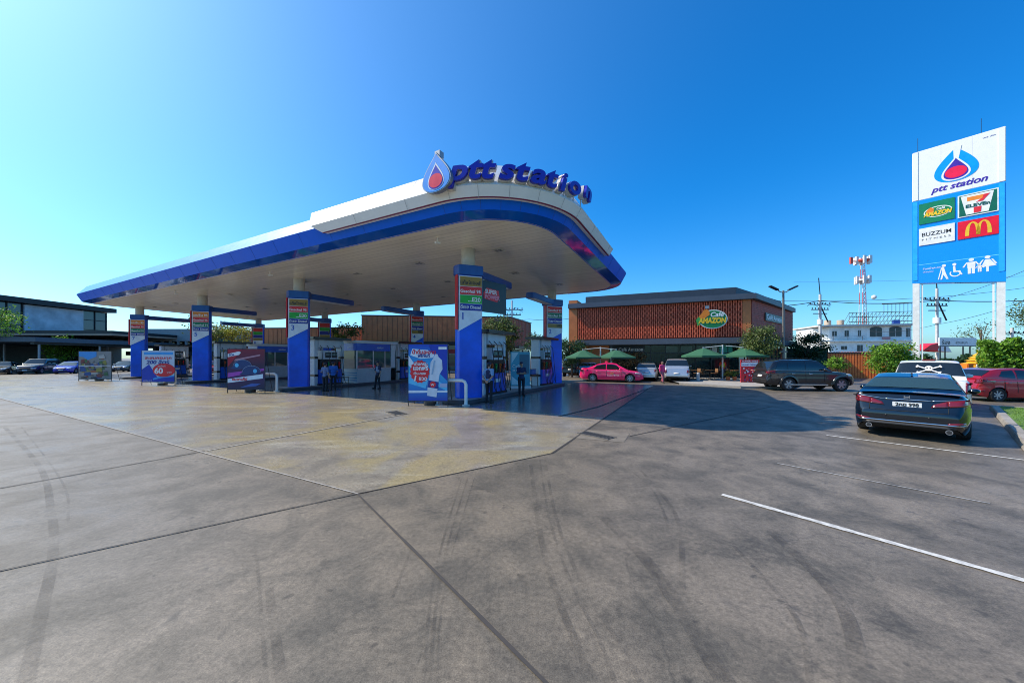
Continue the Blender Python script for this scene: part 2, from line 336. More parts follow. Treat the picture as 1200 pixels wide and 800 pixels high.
# ---------------------------------------------------------------- canopy
m_blue = M('canopy_blue', (.004, .10, .62), .09, var=.04, coat=.5); m_blue2 = M('canopy_blue_upper', (.003, .13, .74), .36, var=.04, spec=.12); m_sky = M('canopy_sky_blue', (.07, .33, .66), .3, var=.04, spec=.3); m_wht = M('canopy_white', (.80, .80, .79), .35, var=.03)
m_red = M('canopy_red', (.6, .02, .03), .4); m_soff = None
def soffit_mat():
    m = bpy.data.materials.new('soffit_cream'); m.use_nodes = True; nt = m.node_tree; N = nt.nodes; L = nt.links; b = N['Principled BSDF']
    tc = N.new('ShaderNodeTexCoord'); sp = N.new('ShaderNodeSeparateXYZ'); L.new(tc.outputs['Object'], sp.inputs[0])
    w = N.new('ShaderNodeMath'); w.operation = 'FRACT'; k = N.new('ShaderNodeMath'); k.operation = 'MULTIPLY'; k.inputs[1].default_value = 1/.3; L.new(sp.outputs[1], k.inputs[0]); L.new(k.outputs[0], w.inputs[0])
    r = N.new('ShaderNodeMapRange'); r.inputs[1].default_value = .93; r.inputs[2].default_value = .96; L.new(w.outputs[0], r.inputs[0])
    mp = N.new('ShaderNodeMapping'); mp.inputs['Scale'].default_value = (.25, 3.3, 1); L.new(tc.outputs['Object'], mp.inputs[0])
    n = N.new('ShaderNodeTexNoise'); n.inputs['Scale'].default_value = .8; n.inputs['Detail'].default_value = 5; L.new(mp.outputs[0], n.inputs[0])
    cr = N.new('ShaderNodeMapRange'); cr.inputs[1].default_value = .3; cr.inputs[2].default_value = .7; cr.inputs[3].default_value = .88; cr.inputs[4].default_value = 1.05; L.new(n.outputs[0], cr.inputs[0])
    v = N.new('ShaderNodeVectorMath'); v.operation = 'SCALE'; v.inputs[0].default_value = (.88, .82, .70); L.new(cr.outputs[0], v.inputs['Scale'])
    mx = N.new('ShaderNodeMix'); mx.data_type = 'RGBA'; L.new(r.outputs[0], mx.inputs[0]); L.new(v.outputs[0], mx.inputs[6]); mx.inputs[7].default_value = (.45, .42, .37, 1); L.new(mx.outputs[2], b.inputs['Base Color'])
    b.inputs['Roughness'].default_value = .27; b.inputs['Metallic'].default_value = .12
    return m
X0, X1, Y0, Y1 = -47.6, -4.9, 10.1, 23.9
RAD = {'fl': .8, 'fr': 2.7, 'br': 1.8, 'bl': .8}
def outline(o, n=14):
    """front edge left->right, round the right corners, back edge right->left: list of (x, y, t)"""
    pts = []
    def arc(cx, cy, r, a0, a1, k=n):
        for i in range(k+1): a = R(a0+(a1-a0)*i/k); pts.append((cx+(r+o)*math.cos(a), cy+(r+o)*math.sin(a)))
    def lin(p, q, k):
        for i in range(1, k): pts.append((p[0]+(q[0]-p[0])*i/k, p[1]+(q[1]-p[1])*i/k))
    arc(X0+RAD['fl'], Y0+RAD['fl'], RAD['fl'], 180, 270, 6); lin((X0+RAD['fl'], Y0-o), (X1-RAD['fr'], Y0-o), 60)
    arc(X1-RAD['fr'], Y0+RAD['fr'], RAD['fr'], -90, 0, 24); lin((X1+o, Y0+RAD['fr']), (X1+o, Y1-RAD['br']), 14)
    arc(X1-RAD['br'], Y1-RAD['br'], RAD['br'], 0, 90, 12); lin((X1-RAD['br'], Y1+o), (X0+RAD['bl'], Y1+o), 40)
    arc(X0+RAD['bl'], Y1-RAD['bl'], RAD['bl'], 90, 180, 6); lin((X0-o, Y1-RAD['bl']), (X0-o, Y0+RAD['fl']), 10)
    return pts
def tilt(y): return -.0165*(y-10.1)
NP = len(outline(0)); i_s = next(i for i, p in enumerate(outline(0)) if p[0] > -14.2)     # where the white band begins
i_e = 7+59+25+7
can = empty('station_canopy', (0, 0, 0), ST_R, 'long white and blue canopy roof with rounded corner standing on eight pillars', 'canopy')
def ring(o, z, tl=True): return [(p[0], p[1], z+(tilt(p[1]) if tl else 0)) for p in outline(o)]
MB().grid([ring(0, 6.63), ring(.02, 6.66), ring(.6, 6.73)], True).build('lower_fascia', m_blue, can, smooth=True, ang=20)
MB().grid([ring(.6, 6.73), ring(.9, 7.29)], True).build('blue_fascia', m_blue2, can, smooth=True, ang=20)
MB().grid([ring(.9, 7.29), ring(.35, 8.05), ring(.1, 8.05)], True).build('sky_blue_band', m_sky, can, smooth=True, ang=20)
MB().poly(ring(.1, 8.045)).build('roof_sheet', m_wht, can, fix=False)
MB().poly(ring(.03, 6.655)).build('soffit', soffit_mat(), can, fix=False)
# white band: wraps the near corner, slanted left end
def wband(zo, nm, mat, t=.0):
    rows = []
    for (o, z, sh) in zo:
        P = outline(o); row = [(P[i][0], P[i][1], z+tilt(P[i][1])) for i in range(i_s, i_e)]
        row[0] = (row[0][0]+sh, row[0][1], row[0][2]); row[1] = (max(row[1][0], row[0][0]+.05), row[1][1], row[1][2]); rows.append(row)
    return MB().grid(rows).build(nm, mat, can, smooth=True, ang=20)
wband([(.62, 7.01, .55), (.98, 6.99, .5), (1.17, 7.27, 0), (.55, 8.2, -.9), (.2, 8.2, -.9)], 'white_band', m_wht)
wband([(.9, 6.978, .5), (.97, 6.975, .5), (.97, 6.989, .5)], 'red_trim', M('trim_dark_red', (.22, .02, .05), .5))
# inner back lip and lights
for i in range(9):
    for yy in (13.4, 17.2, 21.0):
        x = -7.8-i*4.6-(1.2 if yy == 17.2 else 0); lz = 6.655+tilt(yy)
        l = MB(); l.box(x-.22, x+.22, yy-.22, yy+.22, lz-.015, lz-.003); fr = l.build('downlight', M('lamp_frame', (.55, .53, .48), .4), can)
        k = MB(); [k.box(x-.15+dx, x-.03+dx, yy-.12, yy+.12, lz-.022, lz-.0155) for dx in (0, .18)]; k.build('lens', M('lamp_lens', (.25, .25, .24), .15), fr)
for (x, yy) in ((-9.2, 11.0), (-21, 11.0), (-33, 11.0)):
    c = MB().cyl((x, yy, 6.64), (x, yy, 6.5), .03); c.cyl((x-.05, yy-.08, 6.45), (x+.03, yy+.12, 6.48), .05); c.build('camera_dome', m_wht, can)

# name sign around the corner
sgn = empty('station_name_sign', (0, 0, 0), ST_R, "navy raised letters reading 'ptt station' curving round the canopy corner", 'sign')
m_navy = M('letter_navy', (.03, .025, .42), .3); m_halo = M('letter_side', (.55, .52, .50), .35)
OB = outline(1.22); seg = [(OB[i], OB[i+1]) for i in range(NP-1)]
def along(s):      # arc length from the start of the front straight at x = -9.4
    acc = 0
    for a, b in seg:
        if a[0] < -8.6 and a[1] < 12: continue
        l = math.dist(a[:2], b[:2])
        if acc+l >= s:
            t = (s-acc)/l; d = Vector((b[0]-a[0], b[1]-a[1], 0)).normalized(); return Vector((a[0]+(b[0]-a[0])*t, a[1]+(b[1]-a[1])*t, 0)), d
        acc += l
def arc_at(px):
    tot = 0; prev = None
    for k in range(0, 900):
        P, d = along(k*.01+.001); w = Matrix.Rotation(ST_R, 3, 'Z') @ P; x = 600+F*w.x/w.y
        if x >= px: return P, d
    return P, d
LET = [('p', 537.5, 0), ('t', 558.5, 0), ('t', 572.5, 0), ('s', 594, .0), ('t', 612, .0), ('a', 629, .0), ('t', 645.5, .0), ('i', 658, .0), ('o', 671, .08), ('n', 686, .26)]
for ch, px, up in LET:
    P, d = arc_at(px); size = .89; XS = 1.33 if px < 680 else 1.6
    n = Vector((d.y, -d.x, 0)); mw = Matrix.Translation((P.x+n.x*.08, P.y+n.y*.08, 7.40+up+tilt(P.y))) @ Matrix(((d.x, -n.x, 0, 0), (d.y, -n.y, 0, 0), (0, 0, 1, 0), (0, 0, 0, 1)))
    for nm, off_, ex, yy in (('letter', .026, .05, 0), ('letter_rim', .038, .09, .15)):
        me, w = text_me(ch, size, shear=.24, offset=off_, extrude=ex)
        for v in me.vertices: v.co.x = (v.co.x-w/2)*XS; v.co.y += yy
        me.name = nm
        if nm == 'letter': L_ = link(nm, me, m_navy, sgn, mw)
        else: link(nm, me, m_halo, L_)
bk = MB()
for k in range(30):
    P, d = along(1.3+k*.19); n = Vector((d.y, -d.x, 0)); Q = P-n*.12; up = .24*max(0, (k-12)/17); zb = 7.30+tilt(P.y)
    if k % 3 == 0: bk.cyl((Q.x, Q.y, zb-.1), (Q.x, Q.y, zb+.5+up), .02, n=5)
bk.build('support_rods', m_halo, sgn)
sm_ = MB()
rs = [ring(.905, 7.29), ring(.60, 6.73), ring(.36, 8.052), ring(.005, 6.635)]
for i in list(range(9, NP-20, 3)):
    sm_ = MB()
    sm_.cyl(rs[0][i], rs[1][i], .005, n=4)
    sm_.build('panel_seam', M('seam_dark', (.02, .06, .22), .6), can)
wz = [ring(1.172, 7.25), ring(.552, 8.2), ring(.985, 6.93)]
for i in range(i_s+4, i_e-1, 4): MB().tube([wz[1][i], wz[0][i], wz[2][i]], .006, 4).build('panel_seam', M('seam_grey', (.35, .34, .33), .6), can)
# drop emblem
def drop_emblem(parent, w, h, th, rimmat, k=1.0):
    art('rim', rimmat, parent, tear(0, 0, w, h, 1.5), 0, th)
    art('blue_drop', M('emblem_sky', (.02, .30, .85), .5, spec=.2), parent, tear(0, -.01*h, w*.93, h*.94, 1.5), -.012, .01)
    art('pale_outline', M('emblem_white', (.8, .8, .8), .3), parent, tear(0, -.10*h, w*.56, h*.68, 1.5), -.018, .004)
    art('navy_drop', m_navy, parent, tear(0, -.125*h, w*.50, h*.60, 1.5), -.024, .004)
    art('red_disc', M('emblem_red', (.75, .02, .05), .3), parent, ell(0, -.22*h, w*.235, h*.175), -.030, .004)
em = empty('drop_emblem', ST(7.35, 8.72, 7.74), ST_R-R(2), 'blue and red water drop emblem on the canopy edge left of the lettering', 'emblem')
drop_emblem(em, 1.18, 1.26, .16, M('emblem_grey', (.35, .36, .37), .35, .5)); bx('bracket', M('emblem_grey', (.35,.36,.37), .35), em, -.1, .1, .05, .25, .50, .70)
for o in list(em.children)[:1]: pass

# ---------------------------------------------------------------- islands
A0, DA = 8.95, 12.28
m_isl = M('island_concrete', (.30, .29, .27), .7, var=.2, bump=.2); m_islb = M('island_dark_edge', (.05, .055, .07), .5)
def rrect(x0, x1, y0, y1, r, n=8):
    P = []
    for cx, cy, a in ((x0+r, y0+r, 180), (x1-r, y0+r, 270), (x1-r, y1-r, 0), (x0+r, y1-r, 90)):
        for i in range(n+1): t = R(a+90*i/n); P.append((cx+r*math.cos(t), cy+r*math.sin(t)))
    return P
isl_lab = ['concrete pump island nearest the camera, with the teal sign standing on it', 'concrete pump island carrying the kiosk beside two standing attendants', 'concrete pump island behind the maroon cap promotion board', 'concrete pump island farthest to the left, behind the blue and red 60 baht board']
for i in range(4):
    o = empty('pump_island', ST(A0+DA*i, 0), ST_R, isl_lab[i], 'island', 'pump islands under the canopy')
    MB().prism(rrect(-.75, .75, 11.55, 23.6, .55), .012, .17).build('kerb_edge', m_islb, o, bevel=.02)
    MB().prism(rrect(-.68, .68, 11.62, 23.53, .48), .168, .18).build('top', m_isl, o)

m_pil = M('pillar_blue', (.003, .11, .74), .30, var=.22, scale=1.2, coat=.1, spec=.3); m_cap = M('pillar_cap_blue', (.010, .085, .36), .3); m_pole = M('pole_cream', (.55, .54, .48), .45)
cols = dict(gold=M('grade_gold', (.33, .21, .03), .4), orange=M('grade_orange', (.75, .24, .01), .4), red=M('grade_red', (.70, .02, .02), .4), green=M('grade_green', (.02, .42, .03), .4), dgreen=M('grade_dark_green', (.01, .20, .08), .4), blue=M('grade_navy', (.01, .02, .30), .4), white=M('grade_white', (.75, .78, .82), .4))
m_tw = M('print_white', (.8, .8, .8), .4); m_tn = M('print_navy', (.01, .03, .25), .4); m_tk = M('print_black', (.02, .02, .02), .4); m_ty = M('print_yellow', (.8, .5, .02), .4); m_tr = M('print_red', (.7, .02, .03), .4)
EA = math.atan2(.42, .907)            # the wide face of every pillar looks a little to the right
def pillar(i, back, label, grades, W=1.14):
    a = A0+DA*i+(.05 if back else 0); d = 22.75 if back else 12.75
    o = empty('pillar', ST(a, d), 0, label, 'pillar', 'blue fuel price pillars under the canopy')
    MB().cyl((0, 0, 5.6), (0, 0, 6.68+tilt(d)), .30, n=28).build('pole', m_pole, o, smooth=True)
    c = math.cos(EA); s_ = math.sin(EA); rot = Matrix.Rotation(R(21), 4, 'Z')
    b = MB(); b.xf = rot; b.prism([(-W/2, -.15), (-W/2+.12, -.34), (W/2-.08, -.34), (W/2, -.22), (W/2, .04), (-W/2, .04)], .18, 5.42); b.build('cladding', m_pil, o, bevel=.01)
    k = MB(); k.xf = rot; k.prism([(-W/2-.06, -.15), (-W/2+.1, -.42), (W/2-.02, -.42), (W/2+.06, -.2), (W/2+.06, .12), (-W/2-.06, .12)], 5.424, 5.84); k.build('cap', m_cap, o, bevel=.02)
    r = MB(); r.xf = rot; r.prism([(-W/2-.035, -.40), (-W/2+.03, -.40), (-W/2+.03, -.10), (-W/2-.035, -.10)], 3.1, 5.40); r.build('red_fin', cols['red'], o)
    fz = [(5.35, 4.93), (4.93, 4.57), (4.57, 4.20), (4.20, 3.90)]
    pn = MB(); pn.xf = rot; pn.slab([(-W/2+.07, 3.02), (W/2-.05, 3.62), (W/2-.05, 5.38), (-W/2+.07, 5.38)], -.375, .03); panel = pn.build('price_panel', cols['white'], o)
    for (z1, z0), (cn, txt) in zip(fz, grades):
        q = MB(); q.xf = rot; q.slab(rect(-W/2+.13, z0+.012, W/2-.06, z1-.012), -.388, .012); q.build('grade_band', cols[cn], panel)
        if txt:
            me, w = text_me(txt, .26, offset=.006, align='RIGHT'); 
            k_ = min(1.0, (W-.26)/max(w, .01)); me.transform(Matrix.Scale(k_, 4)); me.transform(rot @ Matrix.Translation((W/2-.12, -.392, z0+.09))); me.name = 'grade_name'
            link('grade_name', me, m_tk if cn == 'gold' else m_tw, panel)
    num = {(0,0):'1',(0,1):'2',(1,0):'3',(1,1):'4',(2,0):'5',(2,1):'6',(3,0):'7',(3,1):'8'}[(i, int(back))]
    me, w = text_me(num, .42, offset=.004); me.transform(rot @ Matrix.Translation((-W/2+.22, -.392, 3.52))); me.name = 'number'; link('number', me, M('print_blue', (.02, .10, .5), .4), panel)
    # arm along the island, pointing at the partner pillar
    dr = UB*(-1 if back else 1); n = Vector((-dr.y, dr.x, 0)); arm = MB(); L_ = 3.7
    pl = [dr*.1-n*.30, dr*(L_-.25)-n*.30, dr*(L_-.06)-n*.22, dr*L_, dr*(L_-.06)+n*.22, dr*(L_-.25)+n*.30, dr*.1+n*.30]
    arm.prism([(q.x, q.y) for q in pl], 5.47, 5.80); arm.build('arm', m_cap, o, bevel=.03)
    l2 = MB(); pl = [dr*.5-n*.2, dr*(L_-.4)-n*.2, dr*(L_-.4)+n*.2, dr*.5+n*.2]; l2.prism([(q.x, q.y) for q in pl], 5.44, 5.468); l2.build('arm_light', m_wht, o)
    return o
GF = [('gold', 'แก๊สโซฮอล์'), ('red', 'Gasohol 95'), ('green', '...E20'), ('blue', 'ดีเซล Diesel')]
GO = [('orange', 'เบนซิน 95'), ('red', 'Gasohol 95'), ('dgreen', 'Gasohol 91'), ('blue', 'ดีเซล Diesel')]
GB = [('red', 'Gasohol 95'), ('dgreen', 'Gasohol 91'), ('blue', 'ดีเซล Diesel'), ('gold', 'E85')]
p1 = pillar(0, False, "blue front pillar numbered 1 with a black side board, nearest the camera", GF)
pillar(1, False, "blue front pillar numbered 3 beside the cap promotion board", GF)
pillar(2, False, "blue front pillar numbered 5 with an orange top band", GO)
pillar(3, False, "blue front pillar numbered 7, farthest left of the front row", GO)
pillar(0, True, "blue rear pillar numbered 2, rightmost under the canopy", GB, 1.3)
pillar(1, True, "blue rear pillar numbered 4 behind the water bottle board", GB, 1.1)
pillar(2, True, "blue rear pillar numbered 6 above the pumps behind pillar 3", [('red',''),('green',''),('blue',''),('gold','')], 1.1)
pillar(3, True, "blue rear pillar numbered 8, farthest at the back left", [('red',''),('green',''),('blue',''),('gold','')], 1.1)
# black board hanging under the arm of pillar 1
bd = empty('hanging_board', ST(A0-.05, 13.35), ST_R+R(90)-R(16), 'black promotion board hanging under the arm of pillar 1', 'board')
# local x now runs along the island (away), front towards the right
bx('board', M('board_black', (.012, .02, .022), .3), bd, 0, 1.55, -.33, -.28, 3.95, 5.36, .005)
art('red_print', m_tr, bd, [(.12,4.55),(.95,4.45),(1.1,4.7),(1.05,5.0),(.3,5.05),(.1,4.8)], -.338)
text('headline', 'SUPER', m_tw, bd, .2, -.343, 4.80, .26, offset=.008); text('headline', 'POWER', M('print_pink', (.8,.3,.4), .4), bd, .2, -.343, 4.56, .26, offset=.008)
# ---------------------------------------------------------------- brown cafe building
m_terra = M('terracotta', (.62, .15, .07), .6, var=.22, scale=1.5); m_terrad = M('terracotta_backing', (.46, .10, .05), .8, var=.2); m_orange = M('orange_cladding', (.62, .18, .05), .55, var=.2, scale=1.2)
m_grey = M('fascia_grey', (.085, .10, .125), .5, var=.1, scale=1); m_dark = M('dark_metal', (.02, .024, .03), .4, .3)
m_glassd = M('shop_glass', (.012, .03, .035), .04, var=.0, spec=.9); m_conw = M('render_wall', (.5, .49, .46), .8, var=.15, bump=.2)
def louvre_wall(parent, name, x0, x1, z0, z1, mat, pitch=.185, w=.105, xf=None):
    b = MB(); b.xf = xf; n = int((x1-x0)/pitch)
    for i in range(n+1):
        x = x0+(x1-x0)*i/n
        k = int((z1-z0)/.21)
        for j in range(k):
            za = z0+(z1-z0)*j/k; dx = .022 if (j+i) % 2 else 0
            b.box(x-w/2+dx, x+w/2-.02+dx, -.10, .02, za+.012, za+(z1-z0)/k)
    return b.build(name, mat, parent, fix=False)
WL = PX(677, 35.8); BL = 14.8; SL = 13.8; cafe = empty('cafe_building', WL, R(-22.6), 'two storey brown cafe with terracotta louvre screen and grey eaves', 'building')
sd = Vector((.459, .888)); A_ = Vector((0, 0)); B_ = Vector((BL, 0)); C_ = B_+sd*SL; D_ = Vector((-.9, 12.3)); E_ = Vector((-.9, 0))
def off(o, z0, z1): return [(-.9, -o), (BL+o*.55, -o), (C_.x+o, C_.y), (-.9, C_.y)], z0, z1
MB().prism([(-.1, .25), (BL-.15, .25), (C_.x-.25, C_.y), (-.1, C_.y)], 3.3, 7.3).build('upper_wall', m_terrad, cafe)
MB().prism([(-.9, -.12), (-.02, -.12), (-.02, 12), (-.9, 12)], 0, 7.7).build('side_wall', m_orange, cafe)
MB().prism([(.0, .6), (3.0, .6), (3.0, 1.2), (0, 1.2)], 0, 3.1).build('orange_wall', m_orange, cafe)
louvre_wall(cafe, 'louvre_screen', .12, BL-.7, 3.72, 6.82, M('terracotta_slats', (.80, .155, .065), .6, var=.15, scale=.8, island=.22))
bx('corner_panel', m_orange, cafe, BL-.62, BL, -.1, .2, 3.7, 6.82)
side = Matrix.Translation((BL, 0, 0)) @ Matrix.Rotation(math.atan2(sd.y, sd.x), 4, 'Z')
b = MB(); b.xf = side
for j in range(38): b.box(.12, SL, -.04-.015*(j % 2), .05, 3.72+j*.082, 3.72+j*.082+.07)
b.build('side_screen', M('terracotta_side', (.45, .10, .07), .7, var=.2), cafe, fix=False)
MB().prism([(-.9, -.45), (BL+.3, -.45), (C_.x+.3, C_.y), (-.9, C_.y)], 6.85, 7.32).build('eave', m_grey, cafe, bevel=.02)
MB().prism([(.6, 1.0), (BL-.9, 1.0), (C_.x-1.0, C_.y), (.6, C_.y)], 7.33, 8.15).build('upper_roof', M('roof_grey', (.04, .055, .075), .6, var=.15), cafe, bevel=.02)
MB().prism([(-.1, -.75), (BL+.5, -.75), (C_.x+.4, C_.y), (-.1, C_.y)], 3.12, 3.62).build('lower_eave', m_grey, cafe, bevel=.02)
# ground floor glazing
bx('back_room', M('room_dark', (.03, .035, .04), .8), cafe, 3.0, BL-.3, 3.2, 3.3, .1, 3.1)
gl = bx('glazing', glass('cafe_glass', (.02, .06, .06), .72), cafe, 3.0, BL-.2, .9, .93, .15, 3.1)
fr = MB(); n = 9
for i in range(n+1): x = 3.02+(BL-3.3)*i/n; fr.box(x-.03, x+.03, .84, .96, .12, 3.11)
fr.box(3.0, BL-.2, .84, .96, .1, .2); fr.box(3.0, BL-.2, .84, .96, 2.3, 2.37); fr.build('glazing_frame', m_dark, cafe)
b = MB(); b.xf = side; b.box(.3, SL-.1, .35, .4, .15, 3.1); b.build('side_glazing', m_glassd, cafe)
b = MB(); b.xf = side; [b.box(.3+i*1.3, .36+i*1.3, .28, .42, .1, 3.1) for i in range(11)]; b.build('side_glazing_frame', m_terra, cafe)
bx('floor_slab', M('terrace_slab', (.38, .36, .33), .8, var=.2), cafe, -.5, BL+1, -1.5, 1.0, .0, .12)
bx('sign_panel', m_dark, cafe, 3.3, 6.3, .78, .83, 2.38, 3.08); text('shop_name', 'Café Amazon', m_tw, cafe, 3.9, .77, 2.56, .42, offset=.008)
art('window_poster', M('poster_teal', (.02, .30, .25), .4), cafe, rect(12.6, 1.9, 13.6, 3.0), .85); art('window_poster', M('poster_pale', (.45, .5, .5), .4), cafe, rect(11.9, 2.0, 12.4, 2.9), .85)
for x in (8.2, 9.4, 10.6): art('window_blind', M('blind_pale', (.40, .42, .40), .6), cafe, rect(x, 2.4, x+1.0, 2.95), .95)
# oval coffee sign on the screen
lg = empty('cafe_logo_sign', PX(833, 30.9, 5.35), R(-22.6), 'green oval cafe sign with parrot on the louvre screen', 'sign')
m_lg = M('logo_green', (.01, .22, .06), .4); m_lw = M('logo_white', (.75, .78, .7), .4)
art('oval', m_lw, lg, ell(.15, -.1, 1.12, .83), 0, .08); art('oval_face', m_lg, lg, ell(.15, -.1, 1.04, .75), -.012, .01)
art('parrot', M('logo_orange', (.8, .22, .01), .4), lg, [(-.95,.15),(-.7,.45),(-.55,.72),(-.3,.78),(-.12,.6),(-.1,.3),(-.4,.05),(-.7,-.1)], -.03, .016)
art('parrot_tail', M('logo_green2', (.05,.35,.06), .4), lg, [(-1.05,-.65),(-.85,-.55),(-.55,.0),(-.9,.2),(-1.15,-.1)], -.026, .012)
t = text('lettering', 'Café', m_tw, lg, -.02, -.034, .12, .55, shear=.2, offset=.012); text('lettering', 'AMAZON', M('logo_yellow', (.85, .55, .02), .4), lg, -.98, -.036, -.42, .62, shear=.15, offset=.03, fitw=2.15)
bx('bracket', m_conw, lg, -.42, -.12, .09, .16, .85, 1.1)
sp = empty('side_sign', cafe.matrix_basis @ (side @ Vector((6.6, -.09, 5.75))) if False else (0, 0, 0), 0, 'black sign with white cafe name on the side wall', 'sign')
bpy.context.view_layer.update()
sp.matrix_world = cafe.matrix_world @ side @ Matrix.Translation((3.6, -.1, 5.6))
art('panel', m_dark, sp, rect(0, -.3, 6.2, .42), -.05, .04); text('lettering', 'Café Amazon', m_tw, sp, .35, -.055, -.12, .62, offset=.01, fitw=5.4)

# terrace kerb
tk = MB(); 
for (x0, x1, y0) in ((10.3, 22, 24.0), ):
    pass
P_ = [G(800, 452.5), G(868, 455.5), G(905, 457)]
def low_kerb(pp, w=.25, h=.13, name='terrace_kerb'):
    b = MB()
    for i in range(len(pp)-1):
        a, c = pp[i], pp[i+1]; t = (c-a).normalized(); n = Vector((-t.y, t.x, 0))*w; u = Vector((0, 0, h)); b.add([a, c, c+n, a+n, a+u, c+u, c+n+u, a+n+u], [(0,1,2,3),(4,5,6,7),(0,1,5,4),(1,2,6,5),(2,3,7,6),(3,0,4,7)])
    tag(b.build(name, m_kerb), kind='structure')
low_kerb([G(796, 450.5), G(868, 455), G(930, 456)]); low_kerb([G(655, 448), G(700, 446.3)])
tag(MB().poly([G(796, 450.5)+Vector((0,.1,.125)), G(868, 455)+Vector((0,.1,.125)), G(930, 456)+Vector((0,.1,.125)), PX(960, 32, .125), PX(770, 33, .125)]).build('terrace', M('terrace_paving', (.34, .32, .29), .8, var=.2)), kind='structure')

# ---------------------------------------------------------------- long orange shop block behind the pumps
def shop(name, x0, x1, Y, ztop, ybot, label, mat, Y2=None, depth=9):
    Y2 = Y2 or Y; a = PX(x0, Y); c = PX(x1, Y2); L_ = (c-a).length; o = empty(name, a, math.atan2(c.y-a.y, c.x-a.x), label, 'building', 'buildings round the forecourt')
    bx('upper_wall', mat, o, 0, L_, 0, depth, ybot, ztop)
    st = MB(); n = int(L_/.6)
    for i in range(n+1): x = L_*i/n; st.box(x-.02, x+.02, -.03, -.003, ybot, ztop-.1)
    st.build('cladding_ribs', M('rib_brown', (.28, .09, .035), .6), o); bx('coping', m_dark, o, -.1, L_+.1, -.1, depth+.1, ztop+.002, ztop+.12)
    bx('eave', m_dark, o, -.1, L_+.1, -1.2, -.04, ybot-.35, ybot-.02)
    bx('shopfront', m_glassd, o, .1, L_-.1, .3, .35, .2, ybot-.36); bx('base', m_conw, o, 0, L_, .2, depth, 0, .2)
    f = MB(); n = int(L_/2.2)
    for i in range(n+1): x = .1+(L_-.2)*i/n; f.box(x-.06, x+.06, .2, .29, .2, ybot-.36)
    f.box(.1, L_-.1, .22, .28, 2.3, 2.38); f.build('shopfront_frame', M('frame_pale', (.35, .36, .36), .5), o)
    for i in range(int(L_/4.4)):
        x = 1+i*4.4; q = ('band_teal', (.02, .25, .3)) if i % 3 == 0 else (('band_white', (.5, .5, .5)) if i % 3 == 1 else ('band_wine', (.3, .03, .05)))
        art('shop_band', M(q[0], q[1], .4), o, rect(x, 2.45, x+3, 2.95), .16, .03)
    return o
shop('shop_building', 424, 597, 44, ZZ(370, 44), 3.9, 'long orange clad shop with dark eave behind the water bottle board', m_orange, 46)
shop('shop_building', 300, 432, 48, ZZ(385, 48), 3.7, 'lower orange clad shop block behind the pumps at pillar 3', m_orange, 47)
o = shop('shop_building', 598, 622, 45, ZZ(372, 45), 3.4, 'darker brown end block of the shops behind the teal sign', M('brown_clad', (.17, .095, .06), .7, var=.2), 53)
o = empty('shop_building', PX(168, 64), 0, 'grey flat roofed building with open gallery between the two left pillars', 'building', 'buildings round the forecourt')
m_gb = M('grey_render', (.34, .33, .32), .8, var=.12)
bx('upper_wall', m_gb, o, 0, 9.5, 0, 12, 4.9, 7.1); bx('gallery_back', m_glassd, o, .3, 9.3, 1.5, 1.6, 2.6, 4.9); bx('slab', m_dark, o, -1, 20, -2, 1.2, 2.3, 3.0)
[bx('gallery_post', m_gb, o, .2+i*1.45, .5+i*1.45, .05, .35, 3.0, 4.9) for i in range(7)]; bx('right_wing', M('grey_wing', (.22, .22, .22), .7), o, 9.6, 16.5, 1.0, 12, 3.0, 7.0)
art('window', M('window_teal', (.02, .12, .13), .1), o, rect(11, 4.6, 15.6, 6.2), .95, .04); bx('shopfront', m_glassd, o, -1, 19, 2, 2.1, 0, 2.3)
[bx('post', m_gb, o, -1+i*3.3, -.6+i*3.3, -.4, 0, 0, 2.3) for i in range(7)]

# ---------------------------------------------------------------- concrete and glass building, far left
lb = empty('office_building', (-87, 50, 0), 0, 'modern concrete and glass building with flat dark roof at far left', 'building')
bx('concrete_panel', M('board_concrete', (.52, .54, .58), .8, var=.3, scale=.5, bump=.3), lb, -.4, 0, 13.2, 21.9, 6.3, 11.4)
bx('core', M('core_dark', (.09, .11, .13), .7), lb, -20, -.6, -10, 26, 0, 11.5)
bx('roof', m_dark, lb, -21, 1.2, -12, 26.9, 11.55, 12.45, .03)
def curtain(y0, y1, nm):
    g_ = bx(nm, M('curtain_glass', (.03, .07, .10), .06, var=0, spec=.9), lb, -.55, -.35, y0, y1, 4.5, 11.5)
    b = MB(); n = max(2, int((y1-y0)/1.8))
    for i in range(n+1): y = y0+(y1-y0)*i/n; b.box(-.35, -.2, y-.06, y+.06, 4.5, 11.5)
    for z in (5.4, 7.2, 7.6, 9.6): b.box(-.35, -.22, y0, y1, z, z+.12)
    b.build('frame', m_dark, g_)
curtain(-10, 13.1, 'window'); curtain(22.0, 26.2, 'window')
for i, z in enumerate((7.4, 8.6)): bx('balcony', m_dark, lb, -.3, .5, -9, 12, z, z+.15)
lc = empty('covered_walkway', (-72, 44, 0), R(3), 'flat dark walkway roof on slim posts in front of the concrete building', 'shelter')
bx('roof', M('walk_roof', (.09, .115, .14), .6), lc, -12, 12, 0, 34, 3.9, 4.5, .02); bx('raised_roof', M('walk_soffit', (.40, .30, .22), .6), lc, -6, 12.5, 8.5, 36, 5.25, 5.5, .02); bx('raised_fascia', m_dark, lc, -6.02, 12.52, 8.48, 36.02, 5.502, 5.95)
[MB().cyl((x, y, 0), (x, y, 3.9), .11).build('post', M('steel_pale', (.3, .32, .34), .4, .4), lc) for y in (1, 8, 15, 22, 29) for x in (11.2, 5, -2)]; bx('beam', m_dark, lc, 11, 11.4, .3, 33, 3.6, 3.9)
